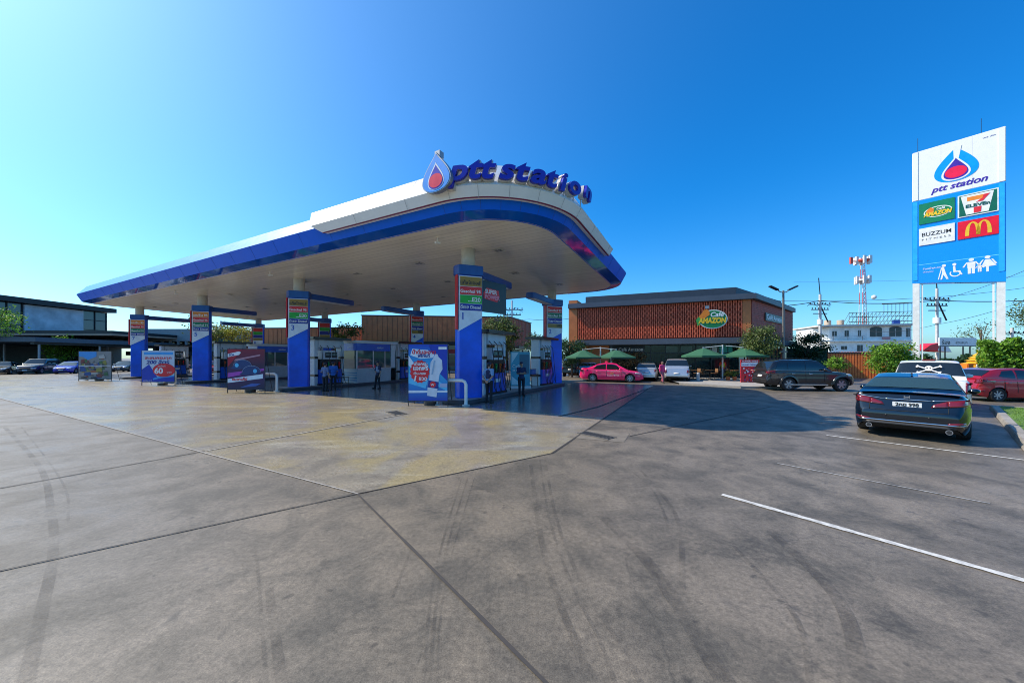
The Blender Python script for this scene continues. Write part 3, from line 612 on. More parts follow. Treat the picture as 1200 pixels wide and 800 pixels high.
bx('back_wall', M('walk_wall_grey', (.12, .15, .15), .8), lc, -12, -11.5, 0, 34, 0, 3.9);  # back wall in one even dark grey green

# ---------------------------------------------------------------- white three storey building with roof scaffold
wbq = empty('apartment_building', PX(964, 84), R(-13), 'weathered white three storey block with rooftop frame and water tanks', 'building')
wbq.scale = (.88, 1.0, 1.13); m_w = M('weathered_white', (.82, .82, .78), .8, var=.16, scale=.8, bump=.2); WLn = 19.5
bx('wall', m_w, wbq, 1.6, WLn, 0, 10, 0, 8.1); MB().prism([(-1.2, 2.0), (1.58, 0), (1.58, 9), (-1.2, 9)], 0, 8.0).build('side_wing', m_w, wbq)
bx('roof_slab', M('slab_pale', (.55, .53, .5), .8), wbq, -1.6, WLn+.5, -1.0, 10.5, 8.12, 8.45)
for z in (5.0, 2.1): bx('floor_band', m_w, wbq, -1.5, WLn+.3, -.8, -.01, z, z+.28)
for x, z, w, h in ((2.2,6.2,1.0,1.0),(8.0,6.1,.6,1.2),(10.6,6.0,2.6,1.5),(14.8,6.0,2.6,1.6),(5.0,6.1,.9,1.2),(18.4,5.9,.7,1.7),(7.8,3.0,1.2,1.3),(13.2,3.1,.8,1.2),(16.2,3.1,.7,1.2),(4.2,3.4,1.3,.7),(11.0,3.1,1.8,1.1)):
    f_ = bx('window', M('window_dark', (.03, .04, .05), .15), wbq, x, x+w, -.05, -.012, z, z+h)
    MB().box(x-.06, x+w+.06, -.10, -.052, z-.1, z-.02).box(x+w/2-.03, x+w/2+.03, -.08, -.052, z, z+h).build('frame', M('frame_white', (.7, .7, .68), .6), f_)
for x in (10.6, 14.8):
    MB().prism([(x+1.3+1.4*math.cos(R(a)), 0) for a in range(0, 181, 20)], 0, 0) if False else None
    art('window_arch', M('arch_dark', (.06, .07, .08), .4), wbq, [(x+1.3+1.35*math.cos(R(a)), 7.5+.5*math.sin(R(a))) for a in range(0, 181, 15)], -.06, .04)
b = MB(); b.xf = None
for x in [2+.0, 5.2, 8.4]: b.box(x, x+.12, -.75, -.68, 5.28, 6.1)
b.box(1.6, 9, -.75, -.70, 6.05, 6.1); b.box(1.6, 9, -.75, -.70, 5.6, 5.64); b.build('railing', M('rail_grey', (.3, .3, .3), .5), wbq)
for x in (3.0, 6.0): MB().cyl((x, 3, 8.45), (x, 3, 9.7), .75, n=16).build('water_tank', M('tank_tan', (.5, .40, .30), .6), wbq, smooth=True)
b = MB(); H0 = 8.45
for i in range(17):
    x = 6+i*.85; b.cyl((x, 0, H0), (x, 0, H0+(2.6 if x < 13 else 4.2)), .05, n=5); b.cyl((x, 2.5, H0), (x, 0, H0+2.4), .04, n=5)
for z, xa in ((.6, 6), (2.5, 6), (4.1, 13.2), (1.6, 6)): b.cyl((xa, 0, H0+z), (19.6, 0, H0+z), .06, n=5)
b.build('roof_frame', M('rust_steel', (.10, .085, .08), .7), wbq)
MB().box(15.7, 17, -.1, .5, 8.5, 9.3).build('air_unit', M('unit_blue', (.03, .1, .4), .5), wbq); MB().box(13.2, 14.6, -.6, -.1, 5.2, 5.9).build('laundry', M('laundry_pink', (.5, .25, .25), .8), wbq)

of = empty('orange_fence', PX(970, 34), R(-24), 'tall corrugated orange metal fence below the white block', 'fence'); b = MB()
for i in range(26): b.box(i*.2, i*.2+.12, -.05, 0, 0, 2.45)
b.build('ribs', M('fence_orange', (.80, .20, .04), .5, var=.2), of); bx('sheet', M('fence_orange_dark', (.6, .13, .03), .6), of, 0, 5.2, 0, .03, 0, 2.42); bx('rail', m_dark, of, 0, 5.2, -.08, -.052, 2.3, 2.4)
gh = empty('green_screen_fence', PX(922, 38), R(2), 'dark green mesh fence beside the cafe', 'fence'); bx('mesh', M('mesh_green', (.02, .06, .03), .8, var=.3), gh, 0, 4.6, 0, .05, 0, 2.9); [MB().cyl((i*1.5, -.05, 0), (i*1.5, -.05, 3), .04).build('post', m_dark, gh) for i in range(4)]

# ---------------------------------------------------------------- pylon sign
PY = Vector((28.25, 25, 0)); py = empty('pylon_sign', PY, PK_R, 'tall white and blue roadside pylon sign with brand panels', 'sign'); PW = 3.87
m_pb = M('pylon_blue', (.0, .28, .86), .25, coat=.3, var=.03); m_pw = M('pylon_white', (.82, .82, .82), .3, var=.03); m_pt = M('pylon_post', (.72, .73, .70), .45)
MB().box(0, PW, 0, .55, 12.86, 16.30).build('white_panel', m_pw, py, bevel=.03)
MB().slab([(0, 7.15), (PW, 6.62), (PW, 12.855), (0, 12.855)], 0, .55).build('blue_panel', m_pb, py)
for x in (.0, PW-.36):
    bx('post', m_pt, py, x+.02, x+.34, .02, .42, 0, 7.3 if x == 0 else 6.75); bx('post', m_pt, py, x+(.42 if x == 0 else -.14), x+(.50 if x == 0 else -.06), .1, .2, 0, 7.2 if x == 0 else 6.75)
for x in (.03, PW-.27): bx('side_trim', m_pw if True else m_pb, py, x, x+.24, -.03, -.002, 12.9, 16.27)
for x in (.03, PW-.27): bx('side_trim', M('pylon_blue_trim', (.02, .40, .95), .3), py, x, x+.22, -.03, -.002, 7.3, 12.8)
for x in (1.29, 2.58): bx('panel_seam', M('seam_pale', (.55, .55, .55), .5), py, x-.006, x+.006, -.003, -.001, 12.9, 16.27)
for z in (9.62, 11.02): bx('panel_seam', M('seam_blue', (.0, .18, .6), .5), py, .28, PW-.3, -.003, -.001, z-.008, z+.008)
for x in (.25, 2.95): MB().cyl((x, .3, 16.3), (x, .3, 17.35), .012).build('lightning_rod', m_dark, py)
eh = empty('tmp', (0, 0, 0)); bpy.data.objects.remove(eh)
def drop_panel(parent, cx, cz, w, h):
    A1 = tear(cx, cz, w, h, 1.3, 60)
    ob = art('drop_outer', M('drop_sky', (.0, .32, .90), .3), parent, A1, -.018, .014)
    art('drop_gap', m_pw, parent, [(cx-.035*w, cz-.1*h), (cx+.02*w, cz-.1*h), (cx+.13*w, cz+.52*h), (cx-.06*w, cz+.52*h)], -.024, .005)
    art('drop_gap', m_pw, parent, tear(cx, cz-.115*h, w*.66, h*.72, 1.7), -.029, .004); art('drop_navy', M('drop_navy', (.06, .02, .35), .3), parent, tear(cx, cz-.13*h, w*.56, h*.62, 1.7), -.034, .004)
    art('drop_red', M('drop_red', (.85, .01, .06), .3), parent, ell(cx, cz-.235*h, w*.25, h*.165), -.039, .004)
wp = py; drop_panel(py, 1.92, 14.75, 1.85, 2.25)
text('lettering', 'ptt station', M('drop_navy', (.06, .02, .35), .3), py, .85, -.012, 13.18, .55, shear=.3, offset=.012, fitw=2.35)
text('small_print', 'บมจ. ปตท.', m_tn, py, 3.0, -.012, 15.9, .12)
e1 = bx('cafe_panel', M('panel_green', (.0, .20, .09), .4), py, .32, 1.88, -.05, -.012, 11.15, 12.57, .004)
art('oval', m_tw, e1, ell(1.15, 11.85, .62, .36), -.056, .004); art('oval_face', m_lg, e1, ell(1.15, 11.85, .57, .31), -.062, .004)
art('parrot', M('logo_orange', (.8,.22,.01), .4), e1, [(.62,11.8),(.68,12.05),(.85,12.2),(1.0,12.05),(.95,11.8)], -.068, .004); text('lettering', 'AMAZON', M('logo_yellow', (.85,.55,.02), .4), e1, .52, -.074, 11.62, .36, shear=.25, offset=.02, fitw=1.25); text('lettering', 'Café', m_tw, e1, 1.1, -.074, 11.95, .2, shear=.2, offset=.006)
e2 = bx('store_panel', m_tw, py, 2.0, 3.6, -.05, -.012, 11.1, 12.56, .004)
art('green_ground', M('seven_green', (.0, .12, .07), .4), e2, rect(2.06, 11.16, 3.54, 12.50), -.056, .004); art('trapezoid', m_tw, e2, [(2.34, 11.22), (3.22, 11.22), (3.42, 12.46), (2.12, 12.46)], -.062, .004)
art('seven_top', M('seven_orange', (.85, .25, .02), .4), e2, [(2.38, 12.08), (3.0, 12.08), (3.05, 12.34), (2.38, 12.34)], -.068, .004)
art('seven_stroke', m_tr, e2, [(2.72, 11.93), (3.0, 11.93), (3.28, 12.34), (3.03, 12.34), (2.98, 12.12)], -.074, .004); art('seven_stroke', m_tr, e2, [(2.64, 11.26), (2.92, 11.26), (2.95, 11.62), (2.64, 11.62)], -.074, .004)
text('lettering', 'ELEVEn', M('seven_dark', (.0, .08, .06), .4), e2, 2.32, -.08, 11.66, .28, offset=.01, fitw=.95)
e3 = bx('fitness_panel', m_tw, py, .32, 1.88, -.05, -.012, 9.68, 10.86, .004); text('lettering', 'BUZZUM', m_tk, e3, .45, -.054, 10.28, .36, offset=.004, fitw=1.28); text('lettering', 'F I T N E S S', m_tk, e3, .45, -.054, 10.0, .17, fitw=1.25)
e4 = bx('burger_panel', M('burger_red', (.75, .0, .02), .4), py, 2.0, 3.6, -.05, -.012, 9.68, 10.84, .004)
ap = []; 
def arch(cx, w, h, t):
    o_ = [(cx-w/2*math.cos(R(a))*1.0, 9.83+h*math.sin(R(a))**.75) for a in range(0, 181, 9)]; i_ = [(cx-(w/2-t)*math.cos(R(a)), 9.83+(h-.07)*math.sin(R(a))**.75) for a in range(180, -1, -9)]; 
    b = MB(); 
    n = len(o_); i_ = i_[::-1]
    for k in range(n-1): b.slab([o_[k], o_[k+1], i_[k+1], i_[k]], -.058, .006)
    return b
arch(2.60, .60, .87, .16).build('arches', m_ty, e4); arch(3.04, .60, .87, .16).build('arches', m_ty, e4)
bx('line', M('pylon_line', (.15, .6, .95), .3), py, .3, 3.6, -.006, -.001, 8.34, 8.38)
text('note', 'PRANNOK PT', m_tw, py, .45, -.008, 8.02, .15) if False else text('note', 'ห้องน้ำสะอาด', m_tw, py, .5, -.008, 7.98, .17)
text('note', 'เพื่อทุกคน', m_tw, py, .5, -.008, 7.78, .12)
def icon_person(x, z, h, skirt=False, lean=0):
    b = MB(); b.slab(ell(x+lean*.1, z+h*.90, h*.11, h*.10, 14), -.012, .01)
    if skirt: b.slab([(x-.09*h, z+.76*h), (x+.09*h, z+.76*h), (x+.34*h, z+.34*h), (x-.25*h, z+.3*h)], -.012, .01); b.slab([(x-.05*h, z), (x+.05*h, z), (x+.05*h, z+.33*h), (x-.05*h, z+.33*h)], -.0122, .01)
    else:
        b.slab([(x-.17*h, z+.76*h), (x+.17*h, z+.76*h), (x+.15*h, z+.36*h), (x-.15*h, z+.36*h)], -.012, .01)
        b.slab([(x-.14*h, z), (x-.02*h, z), (x-.02*h, z+.37*h), (x-.14*h, z+.37*h)], -.0122, .01); b.slab([(x+.02*h, z), (x+.14*h, z), (x+.14*h, z+.37*h), (x+.02*h, z+.37*h)], -.0122, .01)
    for sx in (-1, 1): b.slab([(x+sx*.14*h, z+.76*h), (x+sx*.2*h, z+.76*h), (x+sx*.36*h, z+.46*h), (x+sx*.29*h, z+.44*h)], -.0124, .01)
    return b
icon_person(2.55, 7.36, 1.0).build('family_icon', m_tw, py); icon_person(2.88, 7.42, .52).build('child_icon', m_tw, py); icon_person(3.18, 7.38, 1.02, True).build('family_icon', m_tw, py)
b = MB(); b.slab(ell(1.42, 8.1, .09, .09, 14), -.012, .01); b.slab([(1.32,8.0),(1.42,8.0),(1.5,7.6),(1.34,7.56)], -.012, .01); b.slab([(1.36,7.6),(1.5,7.6),(1.62,7.18),(1.53,7.18)], -.0122, .01); b.slab([(1.3,7.98),(1.34,7.95),(1.2,7.2),(1.16,7.2)], -.0124, .01); b.slab([(1.34,7.6),(1.42,7.56),(1.34,7.18),(1.27,7.18)], -.0126, .01); b.build('elder_icon', m_tw, py)
b = MB()
for k in range(20):
    a0, a1 = R(150+k*12.5), R(150+(k+1)*12.5); b.slab([(1.9+.24*math.cos(a0), 7.52+.24*math.sin(a0)), (1.9+.24*math.cos(a1), 7.52+.24*math.sin(a1)), (1.9+.18*math.cos(a1), 7.52+.18*math.sin(a1)), (1.9+.18*math.cos(a0), 7.52+.18*math.sin(a0))], -.012, .01)
b.slab(ell(1.86, 8.1, .085, .085, 14), -.0122, .01); b.slab([(1.8,8.0),(1.9,8.0),(1.92,7.66),(2.08,7.66),(2.2,7.4),(2.14,7.36),(2.02,7.58),(1.82,7.58)], -.0124, .01); b.build('wheelchair_icon', m_tw, py)

# ---------------------------------------------------------------- lamp post, tower, poles, wires
lp = empty('street_lamp', PX(918, 27.5), 0, 'tall grey double headed lamp post beside the cafe', 'street lamp'); H_ = 7.1
m_lp = M('lamp_post_grey', (.16, .15, .14), .5, .3)
MB().cyl((0,0,0), (0,0,H_), .11, .07, 12).build('pole', m_lp, lp, smooth=True); MB().cyl((0,0,0), (0,0,.5), .17).build('base', m_lp, lp); bx('clamp', m_lp, lp, -.28, .28, -.06, .06, 2.3, 2.42)
for sx in (-1, 1):
    MB().tube([(0, 0, H_-.15), (sx*.25, 0, H_-.1), (sx*.5, 0, H_+.1)], .035).build('arm', m_lp, lp)
    b = MB(); b.xf = Matrix.Translation((sx*.75, 0, H_+.2)) @ Matrix.Rotation(-sx*R(25), 4, 'Y'); b.box(-.36, .36, -.14, .14, -.05, .06); b.build('lamp_head', m_dark, lp, bevel=.02)
tw = empty('radio_tower', PX(1011, 150), 0, 'red and white lattice radio tower behind the white block', 'tower'); zt = ZZ(302, 150)
m_ro, m_rw = M('tower_red', (.6, .08, .05), .5), M('tower_white', (.7, .7, .7), .5)
n = 9
for k in range(n):
    z0, z1 = zt*k/n, zt*(k+1)/n; b = MB(); r0 = 1.15-.75*k/n; r1 = 1.15-.75*(k+1)/n
    for sx, sy in ((-1,-1),(1,-1),(1,1),(-1,1)):
        b.cyl((sx*r0, sy*r0, z0), (sx*r1, sy*r1, z1), .12, n=5)
    for q in range(3):
        za = z0+(z1-z0)*q/3; zb = z0+(z1-z0)*(q+1)/3
        b.cyl((-r0, -r0, za), (r1, -r1, zb), .09, n=4); b.cyl((r0, -r0, za), (-r1, -r1, zb), .09, n=4); b.cyl((r0, r0, za), (r1, -r1, zb), .09, n=4)
    b.build('mast_section', m_ro if k % 2 else m_rw, tw)
for z, c_, rr in ((zt-1.2, m_ro, 2.4), (zt-9.5, m_rw, 2.2)):
    [bx('antenna', m_rw, tw, rr*math.cos(a)-.5, rr*math.cos(a)+.5, rr*math.sin(a)-.3, rr*math.sin(a)+.3, z-1.5, z+1.7) for a in [i*1.047 for i in range(6)]]
    b = MB(); b.cyl((0, 0, z-.3), (0, 0, z+.3), rr, n=12); b.build('platform', c_, tw)
b = MB(); b.cyl((-5, 0, zt-1.5), (0, 0, zt-1.5), .2); b.box(-5.4, -4.4, -.3, .3, zt-2.6, zt+.2); b.build('side_arm', m_ro, tw)
MB().sph((2.7, -2, zt-17), .9).build('dish', m_rw, tw)
def upole(px, Y, ztop, label, r=.18, kind=0):
    o = empty('utility_pole', PX(px, Y), 0, label, 'utility pole', 'concrete power poles'); MB().cyl((0,0,0), (0,0,ztop), r*1.3, r, 8).build('pole', M('pole_concrete', (.55, .54, .52), .8, var=.15), o, smooth=True)
    b = MB(); zc = ztop*.86
    for dz, w in ((0, 1.9), (-.9, 1.5), (-1.6, 1.2)): b.box(-w, w, -.08, .08, zc+dz, zc+dz+.12)
    for x in (-1.7, -1, -.4, .4, 1, 1.7): b.cyl((x, 0, zc+.1), (x, 0, zc+.4), .07, n=6); b.cyl((x*.8, 0, zc-.5), (x*.8, 0, zc-.75), .08, n=6)
    b.tube([(-2.2, 0, zc-.2), (-1.6, .2, zc+.35), (-.5, 0, zc-.2), (.6, .2, zc+.4), (1.8, 0, zc-.3)], .04, 5)
    b.build('crossarm', m_dark, o)
    if kind == 1:
        b = MB(); b.cyl((0, 0, ztop), (-.25, 0, ztop+2.9), .07, n=6); b.cyl((.1, 0, zc-.2), (1.4, 0, zc-3.0), .10, n=6); b.build('crossarm', m_dark, o)
        MB().cyl((0,0,zc-3.4), (0,0,zc-2.6), .42, .42, 12).build('transformer', m_w, o, smooth=True)
    return o
upole(961, 62, ZZ(345, 62), 'white concrete power pole with tilted crossarms left of the white block', .19, 1)
upole(1098, 52, ZZ(338, 52), 'concrete power pole seen through the legs of the pylon sign', .15, 1)
upole(1186, 52, ZZ(384, 52), 'short concrete pole at the right edge of the photo above the hedge', .16)
upole(259, 90, ZZ(376, 90), 'thin distant pole behind the trees left of pillar 8', .2); upole(472, 80, ZZ(372, 80), 'thin distant pole above the orange shop roof', .2); upole(600, 60, ZZ(352, 60), 'bare distant pole beside the tree behind the teal sign', .12)
def wire(pts, sag, r, label):
    P = []
    for i in range(len(pts)-1):
        a, c = pts[i], pts[i+1]
        for k in range(16): t = k/16; p = a.lerp(c, t); p.z -= sag*4*t*(1-t); P.append(p)
    P.append(pts[-1]); o = MB().tube(P, r, 4).build('power_cable', M('cable_black', (.03, .03, .035), .6)); tag(o, label, 'cable', 'overhead power cables')
Ym, Yp = 62, 52
wire([PX(884, 60, ZZ(357, 60)), PX(961, 62, ZZ(352, 62)), PX(1098, 52, ZZ(352, 52)), PX(1290, 50, ZZ(345, 50))], .5, .06, 'thick black cable bundle running across behind the pylon sign')
wire([PX(900, 64, ZZ(352, 64)), PX(1080, 58, ZZ(349, 58)), PX(1250, 52, ZZ(330, 52))], .3, .03, 'thin upper cable crossing above the white block')
wire([PX(1098, 52, ZZ(352, 52)), PX(1260, 30, ZZ(290, 30))], .5, .025, 'cable rising steeply to the right edge from the pole behind the pylon')
wire([PX(1020, 80, ZZ(388, 80)), PX(1098, 60, ZZ(380, 60)), PX(1260, 40, ZZ(330, 40))], .6, .03, 'low slanting cable behind the pylon legs')
wire([PX(440, 80, ZZ(378, 80)), PX(620, 60, ZZ(374, 60)), PX(700, 62, ZZ(366, 62))], .6, .03, 'thin cable above the orange shop roof')
wire([PX(230, 90, ZZ(387, 90)), PX(472, 80, ZZ(376, 80))], 1.0, .035, 'thin cable between the distant poles behind the pumps')
wire([PX(930, 90, ZZ(330, 90)), PX(1300, 70, ZZ(318, 70))], .6, .02, 'faint highest cable in front of the radio tower')
bb = empty('billboard', PX(1101, 46), R(4), 'long white roadside billboard with dark Thai lettering beyond the hedge', 'billboard')
bx('panel', m_tw, bb, 0, 5.3, 0, .12, ZZ(405, 46), ZZ(395.5, 46), .01); bx('edge', m_dark, bb, -.05, 5.35, -.02, .14, ZZ(405, 46)-.08, ZZ(405, 46)-.003)
bz = ZZ(403.5, 46); text('lettering', 'ร้อง', m_tk, bb, .35, -.012, bz, .75, offset=.01); text('lettering', 'สวนสนุก', M('print_grey', (.1, .12, .12), .4), bb, 2.3, -.012, bz+.1, .5)
[MB().cyl((x, .3, 0), (x, .3, ZZ(405, 46)-.1), .07).build('leg', m_dark, bb) for x in (.5, 1.2, 3.8, 4.8)]
fl = empty('red_white_roof', PX(1082, 50), 0, 'small red and white striped stall roof behind the hedge', 'stall roof'); b = MB(); z = ZZ(410, 50)
b.add([(0, 0, z), (3.2, 0, z-.2), (2.2, 0, z+1.0), (1.0, 0, z+.7), (0, 2, z), (3.2, 2, z-.2), (2.2, 2, z+1.0), (1, 2, z+.7)], [(0,1,2,3),(7,6,5,4),(3,2,6,7),(2,1,5,6),(0,3,7,4)]); b.build('awning', m_tr, fl)
MB().add([(2.0, -.02, z-.1), (4.0, -.02, z-.3), (3.4, -.02, z+.7), (2.4, -.02, z+.9), (2.0, 2.02, z-.1), (4.0, 2.02, z-.3), (3.4, 2.02, z+.7), (2.4, 2.02, z+.9)], [(0,1,2,3),(7,6,5,4),(3,2,6,7),(2,1,5,6)]).build('awning', m_tw, fl); [MB().cyl((x, 1, 0), (x, 1, z-.1), .05).build('post', m_dark, fl) for x in (.3, 3.6)]

# ---------------------------------------------------------------- trees and plants
def leaf_mat(name, col): return M(name, col, .55, var=.25, scale=1.2, island=.55, trans=.3)
m_bark = M('bark', (.12, .09, .065), .9, var=.3, scale=8, bump=.5)
def crown_me(c, r, n, size, clumps=26, sp=.28, seed=1, shell=.55):
    rd = random.Random(seed); vs = []; fs = []; C = []
    for i in range(clumps):
        while True:
            p = Vector((rd.uniform(-1, 1), rd.uniform(-1, 1), rd.uniform(-1, 1)))
            if p.length <= 1 and p.length > shell*rd.random(): break
        C.append((Vector((c[0]+p.x*r[0], c[1]+p.y*r[1], c[2]+p.z*r[2])), rd.uniform(.6, 1.25)))
    rm = min(r)
    for i in range(n):
        cc, k = C[rd.randrange(clumps)]; p = cc+Vector((rd.gauss(0, 1), rd.gauss(0, 1), rd.gauss(0, .75)))*(rm*sp*k)
        d = Vector((rd.gauss(0, 1), rd.gauss(0, 1), rd.gauss(.3, 1))).normalized(); e = d.orthogonal().normalized(); e = (Matrix.Rotation(rd.uniform(0, 6.28), 3, d) @ e); f = d.cross(e)
        s_ = size*rd.uniform(.6, 1.3); b = len(vs)
        vs += [tuple(p-e*s_), tuple(p+f*s_*.45), tuple(p+e*s_), tuple(p-f*s_*.45)]; fs.append((b, b+1, b+2, b+3))
    me = bpy.data.meshes.new('crown'); me.from_pydata(vs, [], fs); me.update(); return me, C
def tree(name, loc, h, cz, r, n, size, mat, label, group=None, clumps=26, sp=.28, seed=1, cat='tree', tr=.12, limbs=9, shell=.55):
    o = empty(name, loc, 0, label, cat, group); me, C = crown_me((0, 0, cz), r, n, size, clumps, sp, seed, shell); link('crown', me, mat, o)
    b = MB(); rd = random.Random(seed); top = cz; b.tube([(0, 0, 0), (.04, .02, top*.4), (-.05, .05, top*.8), (.0, 0, top+r[2]*.3)], tr, 8)
    for cc, k in C[:limbs]:
        z0 = max(.3, top-r[2]*rd.uniform(.4, 1.0)); mid = Vector((cc.x*.4, cc.y*.4, (z0+cc.z)/2)); b.tube([(0, 0, z0), mid, cc], tr*.35, 5)
    b.build('trunk', m_bark, o); return o
lg1 = leaf_mat('leaf_fresh', (.10, .20, .03)); lg2 = leaf_mat('leaf_dark', (.025, .07, .022)); lg3 = leaf_mat('leaf_olive', (.10, .14, .035)); lg4 = leaf_mat('leaf_yellow', (.26, .26, .03)); lg5 = leaf_mat('leaf_bright', (.13, .27, .02))
tree('small_tree', PX(889, 28), 3.4, ZZ(402, 28), (1.15, 1.1, 1.35), 6500, .085, lg3, 'bushy light green tree in front of the cafe corner', None, 40, .25, 3)
tree('tree', PX(575, 38), 5, ZZ(388, 38), (2.0, 1.6, 1.5), 2600, .13, lg3, 'thin leaved tree behind the front pumps of pillar 1', 'trees behind the station', 26, .22, 4)
tree('tree', PX(592, 37), 5, ZZ(396, 37), (1.0, 1.2, 2.4), 3000, .13, lg3, 'narrow olive tree left of the teal sign', 'trees behind the station', 24, .3, 5)
tree('tree', PX(632, 40), 4, ZZ(404, 40), (1.6, 1.2, 1.2), 2500, .13, lg2, 'low dark green tree left of the rightmost rear pillar', 'trees behind the station', 24, .3, 6)
tree('tree', PX(670, 34), 3, ZZ(412, 34), (1.7, 1.2, 1.3), 3000, .11, lg2, 'dark green tree beside the orange end wall of the cafe', 'trees behind the station', 24, .3, 16)
tree('tree', PX(404, 34), 4, ZZ(391, 34), (1.7, 1.2, .9), 900, .12, lg3, 'sparse branching tree left of the kiosk by pillar 3', 'trees behind the station', 18, .25, 7, tr=.05)
tree('tree', PX(400, 33), 3, ZZ(403, 33), (.7, .8, .9), 900, .12, lg4, 'yellow leaved shrub tree left of the kiosk by pillar 3', 'trees behind the station', 14, .3, 8, tr=.05)
tree('tree', PX(245, 48), 6, ZZ(388, 48), (2.0, 1.8, 2.0), 1500, .16, lg3, 'thin green tree right of pillar 5', 'trees behind the station', 22, .25, 9, tr=.08)
tree('tree', PX(272, 50), 6, ZZ(394, 50), (2.4, 2, 1.8), 2200, .17, lg4, 'yellow green tree beside pillar 8', 'trees behind the station', 22, .28, 10, tr=.08)
tree('tree', PX(72, 52), 4, ZZ(409, 52), (2.0, 1.6, 1.5), 2600, .15, lg5, 'bright green bush under the walkway roof at left', 'trees behind the station', 22, .28, 11, tr=.08)
tree('tree', PX(90, 56), 4, ZZ(411, 56), (3.2, 2, 1.8), 3000, .16, lg2, 'dark green bush under the walkway roof at left', 'trees behind the station', 26, .28, 12, tr=.08)
tree('tree', PX(-8, 44), 6, ZZ(375, 44), (2.0, 1.8, 2.2), 2000, .15, lg5, 'green tree cut by the left edge of the photo', 'trees behind the station', 26, .28, 13)
tree('tree', PX(948, 36), 4, ZZ(409, 36), (1.35, 1.3, 1.35), 3600, .12, lg2, 'dark green tree left of the orange fence', 'trees by the road', 28, .26, 14)
tree('tree', PX(1044, 21), 3, ZZ(420, 21), (.98, .95, .82), 5500, .075, lg5, 'round bright green bush in front of the orange fence', 'trees by the road', 34, .26, 15)
tree('tree', PX(982, 26), 2, ZZ(425, 26), (.5, .5, .45), 900, .08, lg5, 'small bright green shrub against the orange fence', 'trees by the road', 14, .3, 17, tr=.04)
tree('tree', PX(1150, 60), 8, ZZ(392, 60), (2.8, 2, 2.8), 700, .14, lg3, 'nearly leafless tree behind the white billboard', 'trees by the road', 24, .3, 18, tr=.1, limbs=22)
tree('tree', PX(1205, 40), 6, ZZ(368, 40), (1.6, 1.4, 1.4), 1200, .13, lg3, 'thin tree top at the right edge above the hedge', 'trees by the road', 20, .3, 19, tr=.06)
tree('tree', PX(735, 34.5), 2, 1.8, (1.5, .8, .8), 1300, .10, leaf_mat('leaf_red', (.16, .10, .04)), 'brownish shrubs against the cafe glass behind the silver hatchback', 'trees behind the station', 22, .3, 20, tr=.04)
def hedge(x0, x1, Y, Y2, z, n, mat, label, size=.07, dep=.9, low=0):
    a, c = PX(x0, Y), PX(x1, Y2); L_ = (c-a).length; o = empty('hedge', a, math.atan2(c.y-a.y, c.x-a.x), label, 'hedge', 'hedges by the road'); rd = random.Random(int(x0)); vs = []; fs = []
    for i in range(n):
        u = rd.random(); p = Vector((u*L_, rd.uniform(-dep/2, dep/2), low+rd.random()**.6*(z-low)*(1+.10*math.sin(u*L_*2.1)+.08*math.sin(u*L_*5.7+1)))); d = Vector((rd.gauss(0, 1), rd.gauss(-.3, 1), rd.gauss(.3, 1))).normalized(); e = d.orthogonal(); f = d.cross(e); s_ = size*rd.uniform(.6, 1.3); b = len(vs)
        vs += [tuple(p-e*s_), tuple(p+f*s_*.5), tuple(p+e*s_), tuple(p-f*s_*.5)]; fs.append((b, b+1, b+2, b+3))
    me = bpy.data.meshes.new('foliage'); me.from_pydata(vs, [], fs); link('foliage', me, mat, o); b = MB()
    for i in range(int(L_*2)): x = (i+.5)/2; b.tube([(x, 0, 0), (x+.05, .1, z*.4), (x-.1, 0, z*.8)], .02, 5)
    b.build('stems', m_bark, o); return o
hedge(1149, 1290, 19.5, 17.5, 2.6, 14000, lg5, 'tall bright green clipped hedge behind the red hatchback', .07)
hedge(1062, 1150, 30, 28, 1.9, 5000, lg2, 'lower dark hedge behind the white pickup and shrine', .09)
# ---------------------------------------------------------------- vehicles
def sm(pts, w=.06):
    def lin(x):
        if x <= pts[0][0]: return pts[0][1]
        for (a, b), (c, d) in zip(pts, pts[1:]):
            if x <= c: return b+(d-b)*(x-a)/max(c-a, 1e-6)
        return pts[-1][1]
    return lambda x: sum(lin(x+w*k/3) for k in range(-3, 4))/7
m_tyre = M('tyre_rubber', (.02, .02, .02), .85, var=.1); m_rim = M('rim_alloy', (.42, .43, .45), .3, .7, var=.05); m_rimd = M('rim_dark', (.10, .10, .11), .35, .6)
m_cg = M('car_glass', (.010, .014, .016), .03, var=0, spec=1.0); m_cgt = M('car_glass_tinted', (.03, .06, .06), .03, var=0, spec=1.0)
m_under = M('underbody', (.012, .012, .013), .8); m_tl = M('tail_lamp_red', (.17, .004, .008), .12, coat=1); m_hl = M('head_lamp', (.55, .58, .6), .08, coat=1); m_chr = M('chrome', (.75, .76, .78), .12, 1.0, var=0); m_plate = M('number_plate', (.72, .73, .72), .4); m_blk = M('black_plastic', (.02, .02, .022), .5); m_amb = M('amber_lamp', (.6, .2, .02), .2)
def paint(name, col, met=.0, r=.22): return M(name, col, r, met, var=.03, coat=1.0)

